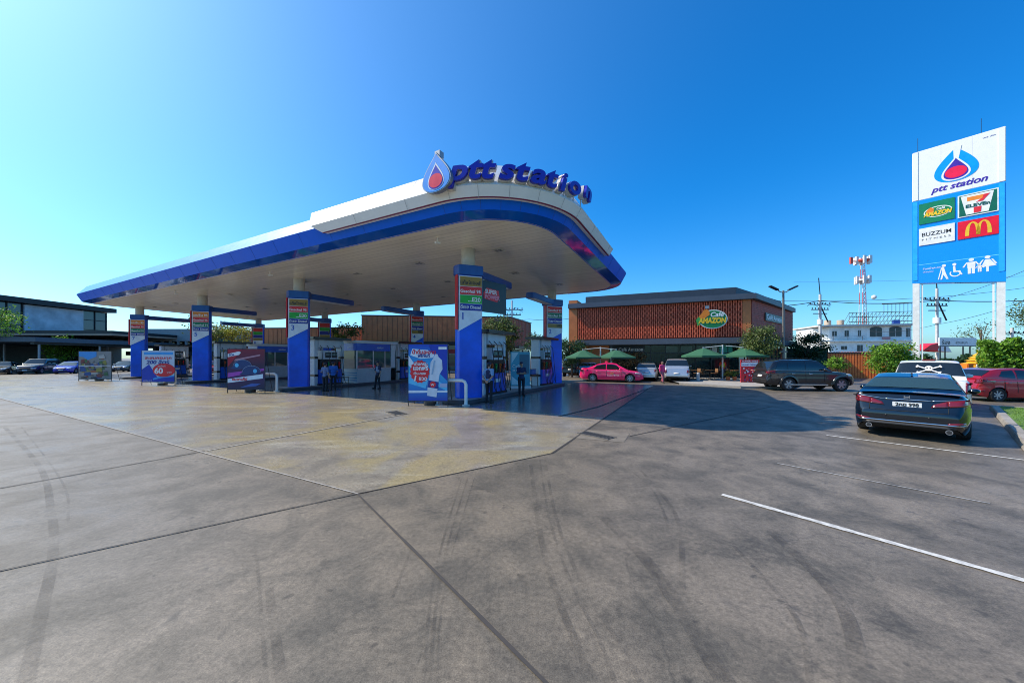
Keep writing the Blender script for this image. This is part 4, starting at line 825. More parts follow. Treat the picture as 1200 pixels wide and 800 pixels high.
def car(name, label, cat, group, loc, heading, S, mat):
    """S: dict L W wb fo(front overhang) wr base top[] roof[] (x measured from the rear bumper, forward +x) hwb hwr"""
    o = empty(name, loc, heading, label, cat, group); Lc = S['L']; W2 = S['W']/2; base = S.get('base', .2); wr = S['wr']; ar = wr*1.13
    xr = Lc-S['fo']-S['wb']; xf = Lc-S['fo']; cx0 = Lc/2 if False else 0
    top = sm(S['top'], .05); bel = S.get('belt'); zb0 = sm([(0, base+.14), (.25, base), (Lc-.3, base-.01), (Lc, base+.06)], .05)
    hw = sm([(-.2, W2*.60), (0, W2*.80), (.12, W2*.91), (.45, W2*.975), (xr, W2*1.0), (Lc*.5, W2*.985), (xf, W2*1.0), (Lc-.55, W2*.95), (Lc-.2, W2*.83), (Lc, W2*.64)], .08)
    def arch(x):
        z = zb0(x)
        for c in (xr, xf):
            if abs(x-c) < ar: z = max(z, wr+math.sqrt(ar*ar-(x-c)**2))
        return z
    st = {0, .015, .04, .08, .12, .17, .23, .3, Lc, Lc-.015, Lc-.04, Lc-.09, Lc-.15, Lc-.22, Lc-.3}
    x = .4
    while x < Lc-.4: st.add(round(x, 3)); x += .09
    for c in (xr, xf):
        for k in range(-12, 13): st.add(round(c+ar*math.sin(k/12*math.pi/2), 4))
        st.add(c-ar-.004); st.add(c+ar+.004)
    st = sorted(s_ for s_ in st if 0 <= s_ <= Lc); rows = []; bow = S.get('bow', .02)
    for x in st:
        T = top(x); h = hw(x); zb = arch(x); w = zb0(x); e = min(1, min(x, Lc-x)/.18); 
        crown = S.get('crown', .035)
        sec = [(h*.93, w), (h*.975, w+.09), (h*1.0, w+(T-w)*.30), (h*1.005, w+(T-w)*.52), (h*.985, w+(T-w)*.70), (h*.992, w+(T-w)*.76), (h*.965, w+(T-w)*.93), (h*.91, T-.004), (h*.80, T+crown*.4), (h*.45, T+crown*.85), (0, T+crown)]
        sec = [(y, max(z, zb) if z < zb else z) for y, z in sec]
        sec[0] = (sec[0][0], zb)
        row = [(x, y, z) for y, z in sec]+[(x, -y, z) for y, z in sec[-2::-1]]; rows.append(row)
    b = MB(); b.grid(rows); nrow = len(rows[0])
    b.f.append(tuple(range(nrow))[::-1]); b.f.append(tuple((len(rows)-1)*nrow+k for k in range(nrow)))
    bd = b.build('body', mat, o, smooth=True, ang=32)
    # underbody
    ub = MB(); ub.grid([[(x, hw(x)*.9, max(arch(x)-.002, base-.01)), (x, -hw(x)*.9, max(arch(x)-.002, base-.01))] for x in st]); ub.build('underbody', m_under, o)
    u2 = MB(); u2.box(xr+ar+.02, xf-ar-.02, -W2*.85, W2*.85, base-.06, base+.1); 
    for c in (xr, xf): u2.box(c-ar, c+ar, -W2*.62, W2*.62, base+.02, wr+ar*.7)
    u2.build('underbody', m_under, o)
    bvh = BVHTree.FromPolygons([v.co[:] for v in bd.data.vertices], [p.vertices[:] for p in bd.data.polygons])
    # greenhouse
    rp = S['roof']; roof = sm(rp, .05); g0, g1 = rp[0][0], rp[-1][0]; tin = S.get('tin', .80)
    def sect(x, v):
        T = top(x); Z = max(roof(x), T+.0); hb = hw(x)*.935; ht = hb*(1-(1-tin)*min(1, (Z-T)/(S['H']-T+1e-6)*1.0)); zt = Z-.045*min(1, (Z-T)/.3); zr = Z
        k = S.get('rc', .055)
        if v <= 1:
            t = v; return Vector((x, hb+(ht-hb)*t+.03*math.sin(math.pi*t)*min(1, (Z-T)/.3), T-.02+(zt-T+.02)*t))
        t = v-1; a = t*math.pi/2; return Vector((x, ht*(math.cos(a)**.55 if t < 1 else 0) if t < .999 else 0, zt+(zr-zt)*min(1, math.sin(a)*1.0)))
    gx = []; x = g0
    while x < g1: gx.append(x); x += .06
    gx.append(g1); vv = [0, .12, .3, .5, .7, .85, 1, 1.06, 1.15, 1.3, 1.5, 1.75, 2]
    rows = []
    for x in gx:
        h = [sect(x, v) for v in vv]; rows.append([tuple(p) for p in h]+[(p.x, -p.y, p.z) for p in h[-2::-1]])
    b = MB(); b.grid(rows); m_ = len(rows[0]); b.f.append(tuple(range(m_))[::-1]); b.f.append(tuple((len(rows)-1)*m_+k for k in range(m_)))
    cb = b.build('cabin', S.get('roofmat', mat), o, smooth=True, ang=40)
    bv2 = BVHTree.FromPolygons([v.co[:] for v in cb.data.vertices], [p.vertices[:] for p in cb.data.polygons])
    def patch(nm, quad, mat_, sy, n=10, m=6, off_=.008, side=True):
        # quad in (x, v) space
        (xa, va), (xb, vb), (xc, vc), (xd, vd) = quad; rows = []
        for i in range(n+1):
            r = []
            for j in range(m+1):
                u = i/n; t = j/m; x = (xa*(1-u)+xb*u)*(1-t)+(xd*(1-u)+xc*u)*t; v = (va*(1-u)+vb*u)*(1-t)+(vd*(1-u)+vc*u)*t
                p = sect(x, v); dx = (sect(min(x+.03, g1), v)-sect(max(x-.03, g0), v)); dv = sect(x, min(v+.03, 2))-sect(x, max(v-.03, 0)); nn = dx.cross(dv)
                if nn.length > 1e-8: nn.normalize()
                if nn.y < 0 and v < 1.7 or (v >= 1.7 and nn.z < 0): nn = -nn
                p = p+nn*off_; r.append((p.x, p.y*sy, p.z))
            rows.append(r)
        return rows
    for nm, quad in S['sidewin']:
        for sy in (1, -1): MB().grid(patch(nm, quad, None, sy)).build('side_window', S.get('glass', m_cg), o, smooth=True)
    for nm, (xa, xb, v0) in S['endwin']:
        n = 10; rows = []
        for i in range(n+1):
            x = xa+(xb-xa)*i/n; row = []
            for v in [v0+(2-v0)*k/8 for k in range(9)]:
                p = sect(x, v); dx = sect(min(x+.03, g1), v)-sect(max(x-.03, g0), v); up = Vector((-dx.z, 0, dx.x)); up.normalize()
                if up.z < 0: up = -up
                p = p+up*.010; row.append((p.x, p.y, p.z))
            rows.append(row+[(q[0], -q[1], q[2]) for q in row[-2::-1]])
        MB().grid(rows).build(nm, S.get('glass_'+nm, S.get('glass', m_cg)), o, smooth=True)
    # projections on the body
    def cast(org, d, bvs=(bvh, bv2)):
        best = None
        for q in bvs:
            h = q.ray_cast(Vector(org), Vector(d))
            if h[0] is not None and (best is None or h[3] < best[3]): best = h
        return best
    def decal(nm, poly, face, mat_, off_=.010, n=8, m=4, par=None):
        # poly: 4 corners; face 'rear': (y,z), 'front': (y,z), 'left'/'right': (x,z)
        q = [Vector(p) for p in poly]; rows = []
        for i in range(n+1):
            r = []
            for j in range(m+1):
                u = i/n; t = j/m; p = (q[0]*(1-u)+q[1]*u)*(1-t)+(q[3]*(1-u)+q[2]*u)*t
                if face == 'rear': h = cast((-1, p.x, p.y), (1, 0, 0)); nrm = Vector((-1, 0, 0))
                elif face == 'front': h = cast((Lc+1, p.x, p.y), (-1, 0, 0)); nrm = Vector((1, 0, 0))
                elif face == 'left': h = cast((p.x, 2, p.y), (0, -1, 0)); nrm = Vector((0, 1, 0))
                else: h = cast((p.x, -2, p.y), (0, 1, 0)); nrm = Vector((0, -1, 0))
                c = (h[0]+nrm*off_) if h else (Vector((0, p.x, p.y)) if face == 'rear' else (Vector((Lc, p.x, p.y)) if face == 'front' else Vector((p.x, W2*(1 if face == 'left' else -1), p.y))))
                r.append(tuple(c))
            rows.append(r)
        b = MB(); b.grid(rows); me_o = b.build(nm, mat_, par or o, smooth=True); md = me_o.modifiers.new('s', 'SOLIDIFY'); md.thickness = .012; md.offset = 0; return me_o
    # wheels
    for c in (xr, xf):
        for sy in (-1, 1):
            t = MB(); wd = S.get('ww', .21); n = 28; prof = [(wr*.66, -wd/2), (wr*.80, -wd/2-.008), (wr*.95, -wd/2+.005), (wr, -wd/2+.035), (wr, wd/2-.035), (wr*.95, wd/2-.005), (wr*.80, wd/2+.008), (wr*.66, wd/2)]
            rows = [[(r*math.cos(2*math.pi*k/n), y, r*math.sin(2*math.pi*k/n)) for k in range(n)] for r, y in prof]; t.grid(rows, True)
            wh = t.build('tyre', m_tyre, o, smooth=True); wh.name = 'wheel'; wh.location = (c, sy*(W2-wd/2-.015), wr)
            r = MB(); yo = sy*(wd/2-.03)
            r.cyl((0, yo-sy*.05, 0), (0, yo-sy*.04, 0), wr*.64, n=24); 
            for k in range(S.get('spokes', 5)*1):
                a = 2*math.pi*k/S.get('spokes', 5); ca, sa = math.cos(a), math.sin(a); ww_ = wr*(.13 if S.get('spokes', 5) < 7 else .085)
                r.add([(ca*wr*.12-sa*ww_, yo, sa*wr*.12+ca*ww_), (ca*wr*.12+sa*ww_, yo, sa*wr*.12-ca*ww_), (ca*wr*.64+sa*ww_*.8, yo, sa*wr*.64-ca*ww_*.8), (ca*wr*.64-sa*ww_*.8, yo, sa*wr*.64+ca*ww_*.8),
                       (ca*wr*.12-sa*ww_, yo-sy*.04, sa*wr*.12+ca*ww_), (ca*wr*.12+sa*ww_, yo-sy*.04, sa*wr*.12-ca*ww_), (ca*wr*.64+sa*ww_*.8, yo-sy*.04, sa*wr*.64-ca*ww_*.8), (ca*wr*.64-sa*ww_*.8, yo-sy*.04, sa*wr*.64+ca*ww_*.8)], [(0,1,2,3),(4,5,6,7),(0,1,5,4),(1,2,6,5),(2,3,7,6),(3,0,4,7)])
            r.cyl((0, yo-sy*.04, 0), (0, yo+sy*.01, 0), wr*.16, n=12)
            rows = [[(q*math.cos(2*math.pi*k/24), y, q*math.sin(2*math.pi*k/24)) for k in range(24)] for q, y in ((wr*.60, yo-sy*.03), (wr*.63, yo+sy*.012), (wr*.68, yo+sy*.012), (wr*.69, yo-sy*.03))]; r.grid(rows, True)
            r.build('rim', m_rim, wh, smooth=False)
            d_ = MB(); d_.cyl((0, yo-sy*.045, 0), (0, yo-sy*.038, 0), wr*.58, n=24); d_.build('brake', m_rimd, wh)
            if S.get('flare'):
                fm = S['flare']; rr = []
                for k in range(0, 19):
                    a = math.pi*k/18; rr.append([(c+math.cos(a)*(ar-.01), sy*(W2*.985), wr+math.sin(a)*(ar-.01)), (c+math.cos(a)*ar, sy*(W2+.045), wr+math.sin(a)*ar), (c+math.cos(a)*(ar+.09), sy*(W2+.035), wr+math.sin(a)*(ar+.09)), (c+math.cos(a)*(ar+.12), sy*(W2*.97), wr+math.sin(a)*(ar+.12))])
                MB().grid(rr).build('wheel_flare', fm, o, smooth=True)
    # mirrors
    mx, mz = S['mirror']
    for sy in (-1, 1): MB().sph((mx, sy*(W2+.09), mz), (.09, .11, .075), 12, 8).build('mirror', S.get('mirmat', mat), o, smooth=True)
    # door seams
    for x in S.get('seams', []):
        for f in ('left', 'right'): decal('door_seam', [(x-.008, base+.2), (x+.008, base+.2), (x+.008, top(x)-.07), (x-.008, top(x)-.07)], f, m_under, .001, 1, 8)
    for x in S.get('handles', []):
        for f in ('left', 'right'): decal('door_handle', [(x-.10, top(x)-.17), (x+.10, top(x)-.17), (x+.10, top(x)-.14), (x-.10, top(x)-.14)], f, S.get('hmat', mat), .03, 2, 1)
    o2 = dict(o=o, decal=decal, cast=cast, top=top, hw=hw, bvh=bvh, sect=sect); return o2
def txt_on(parent, s_, face, cx, cz, size, mat_, x, name='lettering', fitw=None, shear=0, offset=.004):
    me, w = text_me(s_, size, offset=offset, extrude=.003, fitw=fitw, shear=shear, align='CENTER'); me.name = name
    if face == 'rear': mw = Matrix.Translation((x, cx, cz)) @ Matrix.Rotation(R(-90), 4, 'Z')
    elif face == 'right': mw = Matrix.Translation((cx, x, cz))
    elif face == 'front': mw = Matrix.Translation((x, cx, cz)) @ Matrix.Rotation(R(90), 4, 'Z')
    return link(name, me, mat_, parent, mw)

SED = dict(L=4.9, W=1.87, H=1.46, wb=2.78, fo=.98, wr=.335, base=.2, top=[(0,.60),(.03,.66),(.07,.80),(.13,1.01),(.2,1.065),(.9,1.02),(1.6,.96),(3.2,.94),(3.5,.93),(4.4,.76),(4.75,.62),(4.9,.50)],
           tin=.74, roof=[(.62,1.02),(.85,1.09),(1.55,1.40),(2.1,1.485),(2.7,1.49),(3.0,1.42),(3.75,.93)], sidewin=[('a', [(1.25,.12),(2.2,.10),(2.2,.90),(1.55,.88)]), ('b', [(2.28,.10),(3.45,.10),(2.95,.86),(2.28,.9)])],
           endwin=[('rear_window', (.80, 1.62, 1.02)), ('windscreen', (3.02, 3.66, 1.02))], mirror=(3.25, 1.0), seams=[2.24, 3.35, 1.35], handles=[1.6, 2.65])
# black sedan, right foreground
DH = math.atan2(UD.y, UD.x)
rc = Vector((9.14, 8.2, 0)); blk = paint('paint_black_blue', (.003, .005, .009), .1, .14)
s1 = dict(SED); s1['W'] = 1.9; s1['endwin'] = [('rear_window', (.98, 1.50, 1.03)), ('windscreen', (3.02, 3.66, 1.02))]; s1['glass_rear_window'] = m_cgt
c = car('parked_car', 'glossy black sedan seen from behind, parked beside the kerb', 'car', 'cars on the forecourt', rc, DH, s1, blk); o = c['o']; dc = c['decal']
for sy in (-1, 1):
    tl = dc('taillight', [(sy*.92, .845), (sy*.60, .80), (sy*.60, .93), (sy*.90, .985)], 'rear', m_tl, .014, 8, 4); dc('lamp_inner', [(sy*.60, .80), (sy*.36, .775), (sy*.40, .845), (sy*.60, .93)], 'rear', m_tl, .013, 6, 3, tl); dc('lamp_white', [(sy*.62, .805), (sy*.38, .782), (sy*.385, .805), (sy*.62, .835)], 'rear', M('lamp_smoke', (.10, .02, .02), .1, coat=1), .024, 4, 2, tl)
    dc('reflector', [(sy*.86, .44), (sy*.60, .415), (sy*.60, .455), (sy*.85, .49)], 'rear', m_tl, .014, 6, 1)
    dc('lamp_edge', [(sy*.89, .985), (sy*.36, .915), (sy*.36, .93), (sy*.88, 1.0)], 'rear', m_chr, .016, 8, 1, tl)
    MB().cyl((-.02, sy*.62, .27), (.2, sy*.62, .27), .055, n=16).build('exhaust', m_chr, o, smooth=True); MB().cyl((-.024, sy*.62, .27), (-.021, sy*.62, .27), .042, n=16).build('exhaust_bore', m_blk, o)
dc('chrome_strip', [(-.38, .915), (.38, .915), (.38, .938), (-.38, .938)], 'rear', m_chr, .014, 10, 1); dc('bumper_trim', [(-.86, .405), (.86, .405), (.86, .43), (-.86, .43)], 'rear', m_chr, .016, 24, 1)
dc('diffuser', [(-.72, .30), (.72, .30), (.66, .385), (-.66, .385)], 'rear', m_blk, .010, 16, 2); dc('trunk_seam', [(-.60, .655), (.60, .655), (.60, .667), (-.60, .667)], 'rear', m_under, .003, 12, 1); dc('trunk_seam', [(-.62, .655), (-.608, .655), (-.608, .8), (-.62, .8)], 'rear', m_under, .003, 1, 3); dc('trunk_seam', [(.62, .655), (.608, .655), (.608, .8), (.62, .8)], 'rear', m_under, .003, 1, 3)
dc('parking_sensor', [(-.35,.53),(-.32,.53),(-.32,.56),(-.35,.56)], 'rear', m_blk, .006, 1, 1); dc('parking_sensor', [(.35,.53),(.32,.53),(.32,.56),(.35,.56)], 'rear', m_blk, .006, 1, 1)
MB().box(.045, .06, -.23, .23, .72, .865).build('number_plate', m_plate, o, bevel=.004); np_ = o.children[-1]
bpy.context.view_layer.update()
txt_on(np_, '2กฆ 998', 'rear', 0, .775, .105, m_tk, .041, offset=.003); txt_on(np_, 'กรุงเทพมหานคร', 'rear', 0, .735, .03, m_tk, .041, offset=0)
b = MB(); 
for yy in (-.045, .035): b.box(.03, .065, yy, yy+.012, .965, 1.02)
b.box(.03, .065, -.04, .04, .985, 1.0); b.box(.035, .065, -.05, .05, .957, .965); b.build('badge', m_chr, o)
MB().grid([[(.10, y, 1.09-.04*abs(y)**2) , (.22, y, 1.125-.04*abs(y)**2), (.5, y, 1.09-.04*abs(y)**2)] for y in [-.78+.13*k for k in range(13)]]).build('spoiler', blk, o, smooth=True)
MB().box(1.75, 1.86, -.02, .02, 1.455, 1.50).build('antenna_fin', blk, o, bevel=.01)
# cabin things seen through the glass: seats
# white pickup ahead of it
PKP = dict(L=5.2, W=1.86, H=1.80, wb=3.1, fo=.9, wr=.38, base=.34, top=[(0,.60),(.05,.66),(.08,1.06),(.15,1.13),(1.55,1.13),(1.7,1.13),(3.2,1.12),(3.6,1.11),(4.7,1.02),(5.05,.92),(5.2,.72)], crown=.03, tin=.82,
           roof=[(1.50,1.13),(1.58,1.3),(1.80,1.72),(2.1,1.80),(3.0,1.80),(3.35,1.72),(4.0,1.11)], sidewin=[('a', [(1.85,.10),(2.45,.10),(2.45,.86),(1.98,.84)]), ('b', [(2.55,.10),(3.72,.10),(3.3,.84),(2.55,.86)])], endwin=[('rear_window', (1.56, 1.82, 1.04)), ('windscreen', (3.38, 3.92, 1.02))], mirror=(3.5, 1.2), seams=[2.5, 1.75, 3.6], handles=[1.95, 2.85], ww=.25, spokes=6)
wpk = paint('paint_white', (.72, .73, .72), 0, .25)
c = car('pickup_truck', 'white pickup with skull sticker on the rear window, ahead of the black sedan', 'pickup truck', 'cars on the forecourt', Vector((14.15, 12.0, 0)), DH+R(2), PKP, wpk); o = c['o']; dc = c['decal']
for sy in (-1, 1): dc('taillight', [(sy*.91, .72), (sy*.76, .72), (sy*.76, 1.08), (sy*.90, 1.08)], 'rear', m_tl, .014, 4, 4)
m_sk = M('sticker_white', (.75, .75, .75), .5)
rw = [x for x in o.children if x.name.startswith('rear_window')][0] if False else None
bpy.context.view_layer.update()
def sticker(o):
    # skull with crossed bones drawn on the slanted rear glass
    Mx = Matrix.Translation((1.60, 0, 1.47)) @ Matrix.Rotation(R(-90), 4, 'Z') @ Matrix.Rotation(R(-27), 4, 'X'); b = MB(); b.xf = Mx; y = -.03
    b.slab(ell(0, .045, .095, .085, 20), y, .004); b.slab(rect(-.055, -.07, .055, .0), y-.0002, .004)
    for sx in (-1, 1):
        for z0, z1 in ((-.12, .11), (.11, -.12)):
            pass
        b.slab([(-.27*sx, -.125), (-.25*sx, -.155), (.27*sx, .10), (.25*sx, .13)], y+.0006*sx, .003)
        for ex, ez in ((-.27*sx, -.14), (.27*sx, .115)): b.slab(ell(ex, ez+.02, .028, .028, 10), y+.0012*sx, .003); b.slab(ell(ex+.02*sx, ez-.02, .028, .028, 10), y+.0014*sx, .003)
    s_ = b.build('sticker', m_sk, o); e = MB(); e.xf = Mx; [e.slab(ell(sx*.038, .03, .024, .026, 12), y-.006, .004) for sx in (-1, 1)]; e.build('eye_socket', m_blk, s_)
sticker(o); MB().box(2.0, 2.1, -.16, .16, 1.795, 1.84).build('roof_lamp', m_tl, o, bevel=.008)
b = MB(); b.box(-.10, .12, -.88, .88, .42, .56); b.build('rear_bumper', m_chr, o, bevel=.02)
# dark grey SUV in front of the cafe
SUVs = dict(L=4.78, W=1.84, H=1.80, wb=2.80, fo=.86, wr=.385, base=.33, top=[(0,.66),(.04,.74),(.08,1.0),(.14,1.14),(.4,1.16),(2.9,1.13),(3.25,1.12),(4.2,1.04),(4.6,.94),(4.78,.72)], crown=.03, tin=.82,
            roof=[(.06,1.14),(.12,1.28),(.38,1.68),(.8,1.78),(2.3,1.80),(2.75,1.74),(3.45,1.12)], sidewin=[('a', [(.42,.12),(1.02,.12),(1.02,.86),(.58,.86)]), ('b', [(1.10,.12),(1.98,.10),(1.98,.88),(1.10,.88)]), ('c', [(2.06,.10),(3.15,.10),(2.68,.85),(2.06,.88)])],
            endwin=[('rear_window', (.14, .42, 1.04)), ('windscreen', (2.78, 3.38, 1.02))], mirror=(2.95, 1.22), seams=[1.06, 2.02, 3.0], handles=[1.35, 2.3], ww=.26, spokes=6)
gry = paint('paint_dark_grey', (.028, .028, .030), .5, .28); s3 = dict(SUVs); s3['flare'] = gry; s3['hmat'] = m_chr
def anchor_car(px_r, Y, hd, S, scale=1.0):  # rear axle near-side wheel at pixel column
    P = PX(px_r, Y); xr = S['L']-S['fo']-S['wb']; d = Vector((math.cos(hd), math.sin(hd), 0)); n = Vector((-d.y, d.x, 0)); return P-d*xr*scale+n*(S['W']/2-.1)*scale
hd = R(-6); c = car('parked_suv', 'dark grey four wheel drive wagon side on in front of the cafe', 'car', 'cars on the forecourt', anchor_car(924, 20.3, hd, s3), hd, s3, gry); o = c['o']; dc = c['decal']
o.scale = (.985, 1.0, 1.0)
for sy in (-1, 1): dc('taillight', [(sy*.90, .98), (sy*.58, 1.0), (sy*.56, 1.10), (sy*.89, 1.14)], 'rear', m_tl, .014, 6, 4)
dc('taillight', [(.0+.05, .96), (.42, 1.0), (.38, 1.12), (.05, 1.13)], 'right', m_tl, .012, 6, 3); dc('number_plate', [(-.2,.78),(.2,.78),(.2,.90),(-.2,.90)], 'rear', m_plate, .012, 3, 1)
dc('headlight', [(4.3, .86), (4.62, .84), (4.55, .96), (4.2, 1.0)], 'right', m_hl, .012, 5, 3); MB().box(1.15, 3.15, -.99, -.90, .34, .40).build('side_step', m_chr, o, bevel=.01); MB().box(1.15, 3.15, .90, .99, .34, .40).build('side_step', m_chr, o, bevel=.01)
for sy in (-1, 1): MB().tube([(.7, sy*.66, 1.76), (.8, sy*.66, 1.83), (2.3, sy*.64, 1.85), (2.5, sy*.64, 1.79)], .018).build('roof_rail', m_blk, o)
for f in ('right',): dc('window_trim', [(.42, 1.165), (3.1, 1.145), (3.1, 1.165), (.42, 1.185)], f, m_chr, .012, 12, 1)
# pink taxi
TX = dict(SED); TX.update(L=4.6, W=1.76, H=1.47, wb=2.68, fo=.93, wr=.325); TX['top'] = [(0,.58),(.03,.68),(.07,.88),(.12,1.02),(.2,1.05),(.8,1.02),(1.5,.97),(3.0,.95),(3.3,.93),(4.15,.80),(4.45,.68),(4.6,.50)]
TX['roof'] = [(.45,1.02),(.65,1.09),(1.25,1.36),(1.8,1.46),(2.4,1.47),(2.75,1.40),(3.55,.93)]; TX['sidewin'] = [('a', [(1.0,.12),(1.95,.10),(1.95,.90),(1.3,.88)]), ('b', [(2.03,.10),(3.2,.10),(2.7,.86),(2.03,.9)])]; TX['endwin'] = [('rear_window', (.62, 1.3, 1.02)), ('windscreen', (2.78, 3.46, 1.02))]; TX['mirror'] = (3.0, 1.0); TX['seams'] = [1.99, 3.1, 1.1]; TX['handles'] = [1.35, 2.4]; TX['spokes'] = 7
pnk = paint('paint_pink', (.95, .015, .15), .0, .2); hd = R(-20)
c = car('taxi', 'bright pink taxi side on in front of the cafe', 'taxi', 'cars on the forecourt', anchor_car(694, 28.0, hd, TX), hd, TX, pnk); o = c['o']; dc = c['decal']; o.scale = (1.04, 1.04, 1.02)
text('door_lettering', 'สหกรณ์แท็กซี่', m_tw, o, 2.05, -.905, .80, .17); text('door_lettering', '1681', m_ty, o, 2.3, -.905, .62, .15); text('door_lettering', 'TAXI-METER', m_tw, o, 2.05, -.905, .46, .16)
ts = MB().box(1.85, 2.05, -.28, .28, 1.475, 1.60).build('roof_sign', pnk, o, bevel=.02); 
for sy in (-1, 1): dc('taillight', [(sy*.86, .80), (sy*.5, .80), (sy*.5, .93), (sy*.84, .95)], 'rear', m_tl, .012, 6, 3)
dc('headlight', [(4.05, .66), (4.42, .62), (4.38, .70), (4.05, .76)], 'right', m_hl, .012, 5, 2); dc('taillight', [(.06, .82), (.30, .84), (.28, .95), (.06, .95)], 'right', m_tl, .012, 3, 2); dc('bumper_grille', [(-.5,.38),(.5,.38),(.5,.55),(-.5,.55)], 'front', m_blk, .012, 8, 2)
# red hatchback at right edge
HB = dict(L=4.0, W=1.72, H=1.46, wb=2.5, fo=.82, wr=.30, base=.19, top=[(0,.52),(.03,.62),(.06,.86),(.12,.98),(.3,1.0),(1.5,.95),(2.6,.93),(2.9,.92),(3.6,.80),(3.88,.66),(4.0,.48)], crown=.03, tin=.80,
          roof=[(.10,.99),(.18,1.12),(.50,1.36),(.85,1.43),(1.6,1.46),(2.05,1.40),(2.95,.92)], sidewin=[('a', [(.72,.30),(1.32,.12),(1.32,.88),(.92,.85)]), ('b', [(1.40,.12),(2.65,.10),(2.1,.85),(1.40,.9)])], endwin=[('rear_window', (.18, .52, 1.03)), ('windscreen', (2.08, 2.86, 1.02))], mirror=(2.45, .98), seams=[1.36, 2.5, .9], handles=[1.0, 1.75], spokes=7)
redp = paint('paint_red', (.42, .008, .02), .25, .2); hd = R(-8)
c = car('parked_car', 'red hatchback half cut off by the right edge, beyond the lawn', 'car', 'cars on the forecourt', anchor_car(1168, 15.3, hd, HB), hd, HB, redp); o = c['o']; dc = c['decal']
dc('taillight', [(.05, .80), (.34, .88), (.30, .99), (.06, .99)], 'right', m_tl, .012, 4, 3); dc('bumper_light', [(.08, .45), (.2, .45), (.2, .50), (.08, .50)], 'right', m_tl, .012, 2, 1)
for sy in (-1, 1): dc('taillight', [(sy*.84, .78), (sy*.55, .80), (sy*.58, .97), (sy*.82, .97)], 'rear', m_tl, .012, 4, 3)
# silver hatch and silver pickup facing the cafe
slv = paint('paint_silver', (.55, .56, .57), .5, .25); s5 = dict(HB); s5['roofmat'] = slv
fh = R(67)    # nose towards the cafe
def face_car(px, Y, hd, S, nm, label, cat, mt, rear=True, sc=1.0):
    d = Vector((math.cos(hd), math.sin(hd), 0)); P = PX(px, Y)
    c = car(nm, label, cat, 'cars on the forecourt' if rear else 'cars parked under the walkway roof', P if rear else P-d*S['L'], hd, S, mt); dc = c['decal']; W2 = S['W']/2
    if rear:
        for sy in (-1, 1): dc('taillight', [(sy*W2*.96, .76), (sy*W2*.72, .76), (sy*W2*.74, .98), (sy*W2*.93, .98)], 'rear', m_tl, .012, 4, 3)
        dc('number_plate', [(-.2,.66),(.2,.66),(.2,.78),(-.2,.78)], 'rear', m_plate, .012, 2, 1)
    else:
        for sy in (-1, 1): dc('headlight', [(sy*W2*.80, .60), (sy*W2*.48, .62), (sy*W2*.48, .72), (sy*W2*.84, .76)], 'front', m_hl, .012, 4, 2)
        dc('grille', [(-.38,.56),(.38,.56),(.34,.70),(-.34,.70)], 'front', m_blk, .012, 6, 2); dc('number_plate', [(-.2,.40),(.2,.40),(.2,.51),(-.2,.51)], 'front', m_plate, .022, 2, 1); dc('lower_grille', [(-.6,.30),(.6,.30),(.55,.39),(-.55,.39)], 'front', m_blk, .012, 8, 1)
    return c
face_car(757, 28.6, R(66), s5, 'parked_car', 'small silver hatchback seen from behind between the pink taxi and the silver pickup', 'car', slv)
s6 = dict(PKP); face_car(793, 26.6, R(65), s6, 'pickup_truck', 'silver grey pickup seen from behind, parked facing the cafe', 'pickup truck', slv)
dkb = paint('paint_deep_blue', (.015, .03, .05), .2, .25); blu = paint('paint_blue', (.02, .02, .45), .2, .2); whb = paint('paint_sky', (.10, .38, .70), .0, .25); wine = paint('paint_wine', (.28, .01, .03), .2, .25)
face_car(688, 33, R(70), HB, 'parked_car', 'light blue car mostly hidden behind the pink taxi', 'car', whb); face_car(668, 35, R(70), SUVs, 'parked_car', 'dark car half hidden behind the rightmost rear pillar', 'car', dkb)
s7 = dict(SUVs); face_car(29, 40.2, R(-62), s7, 'parked_car', 'dark wagon facing the forecourt under the left walkway roof', 'car', dkb, False)
face_car(71, 41.2, R(-62), TX, 'parked_car', 'bright blue sedan facing the forecourt under the left walkway roof', 'car', blu, False)
face_car(-8, 39, R(-50), SED, 'parked_car', 'brown grey car cut by the left edge of the photo', 'car', paint('paint_brown', (.08, .06, .055), .4, .25), False)
face_car(96, 46, R(-62), HB, 'parked_car', 'white car half hidden behind the photo collage board', 'car', wpk, False)
face_car(138, 47, R(-62), TX, 'parked_car', 'dark sedan between the collage board and pillar 7', 'car', dkb, False)
face_car(208, 40, R(-50), TX, 'parked_car', 'wine red sedan parked behind pillar 5 with its left side showing', 'car', wine, False)
face_car(246, 43, R(-50), HB, 'parked_car', 'red hatchback just right of pillar 5 behind the pumps', 'car', redp, False)
# ---------------------------------------------------------------- people
m_skin = M('skin', (.42, .23, .15), .5, var=.06); m_hair = M('hair_black', (.012, .01, .01), .5); m_unib = M('uniform_navy', (.015, .025, .08), .8, var=.15); m_unil = M('uniform_light_blue', (.22, .36, .55), .8, var=.1); m_trs = M('trousers_dark', (.012, .013, .02), .8); m_shoe = M('shoe_black', (.01, .01, .01), .4)
def remesh(mb, name, mat, parent, vox, smooth=2):
    me = mb.mesh(name+'_src', fix=False); o = bpy.data.objects.new(name, me); COL.objects.link(o)
    m = o.modifiers.new('r', 'REMESH'); m.mode = 'VOXEL'; m.voxel_size = vox; m.use_smooth_shade = True
    s_ = o.modifiers.new('s', 'SMOOTH'); s_.factor = .5; s_.iterations = smooth
    bpy.context.view_layer.update(); dg = bpy.context.evaluated_depsgraph_get(); nm = bpy.data.meshes.new_from_object(o.evaluated_get(dg)); bpy.data.objects.remove(o)
    nm.name = name
    for p in nm.polygons: p.use_smooth = True
    return link(name, nm, mat, parent)
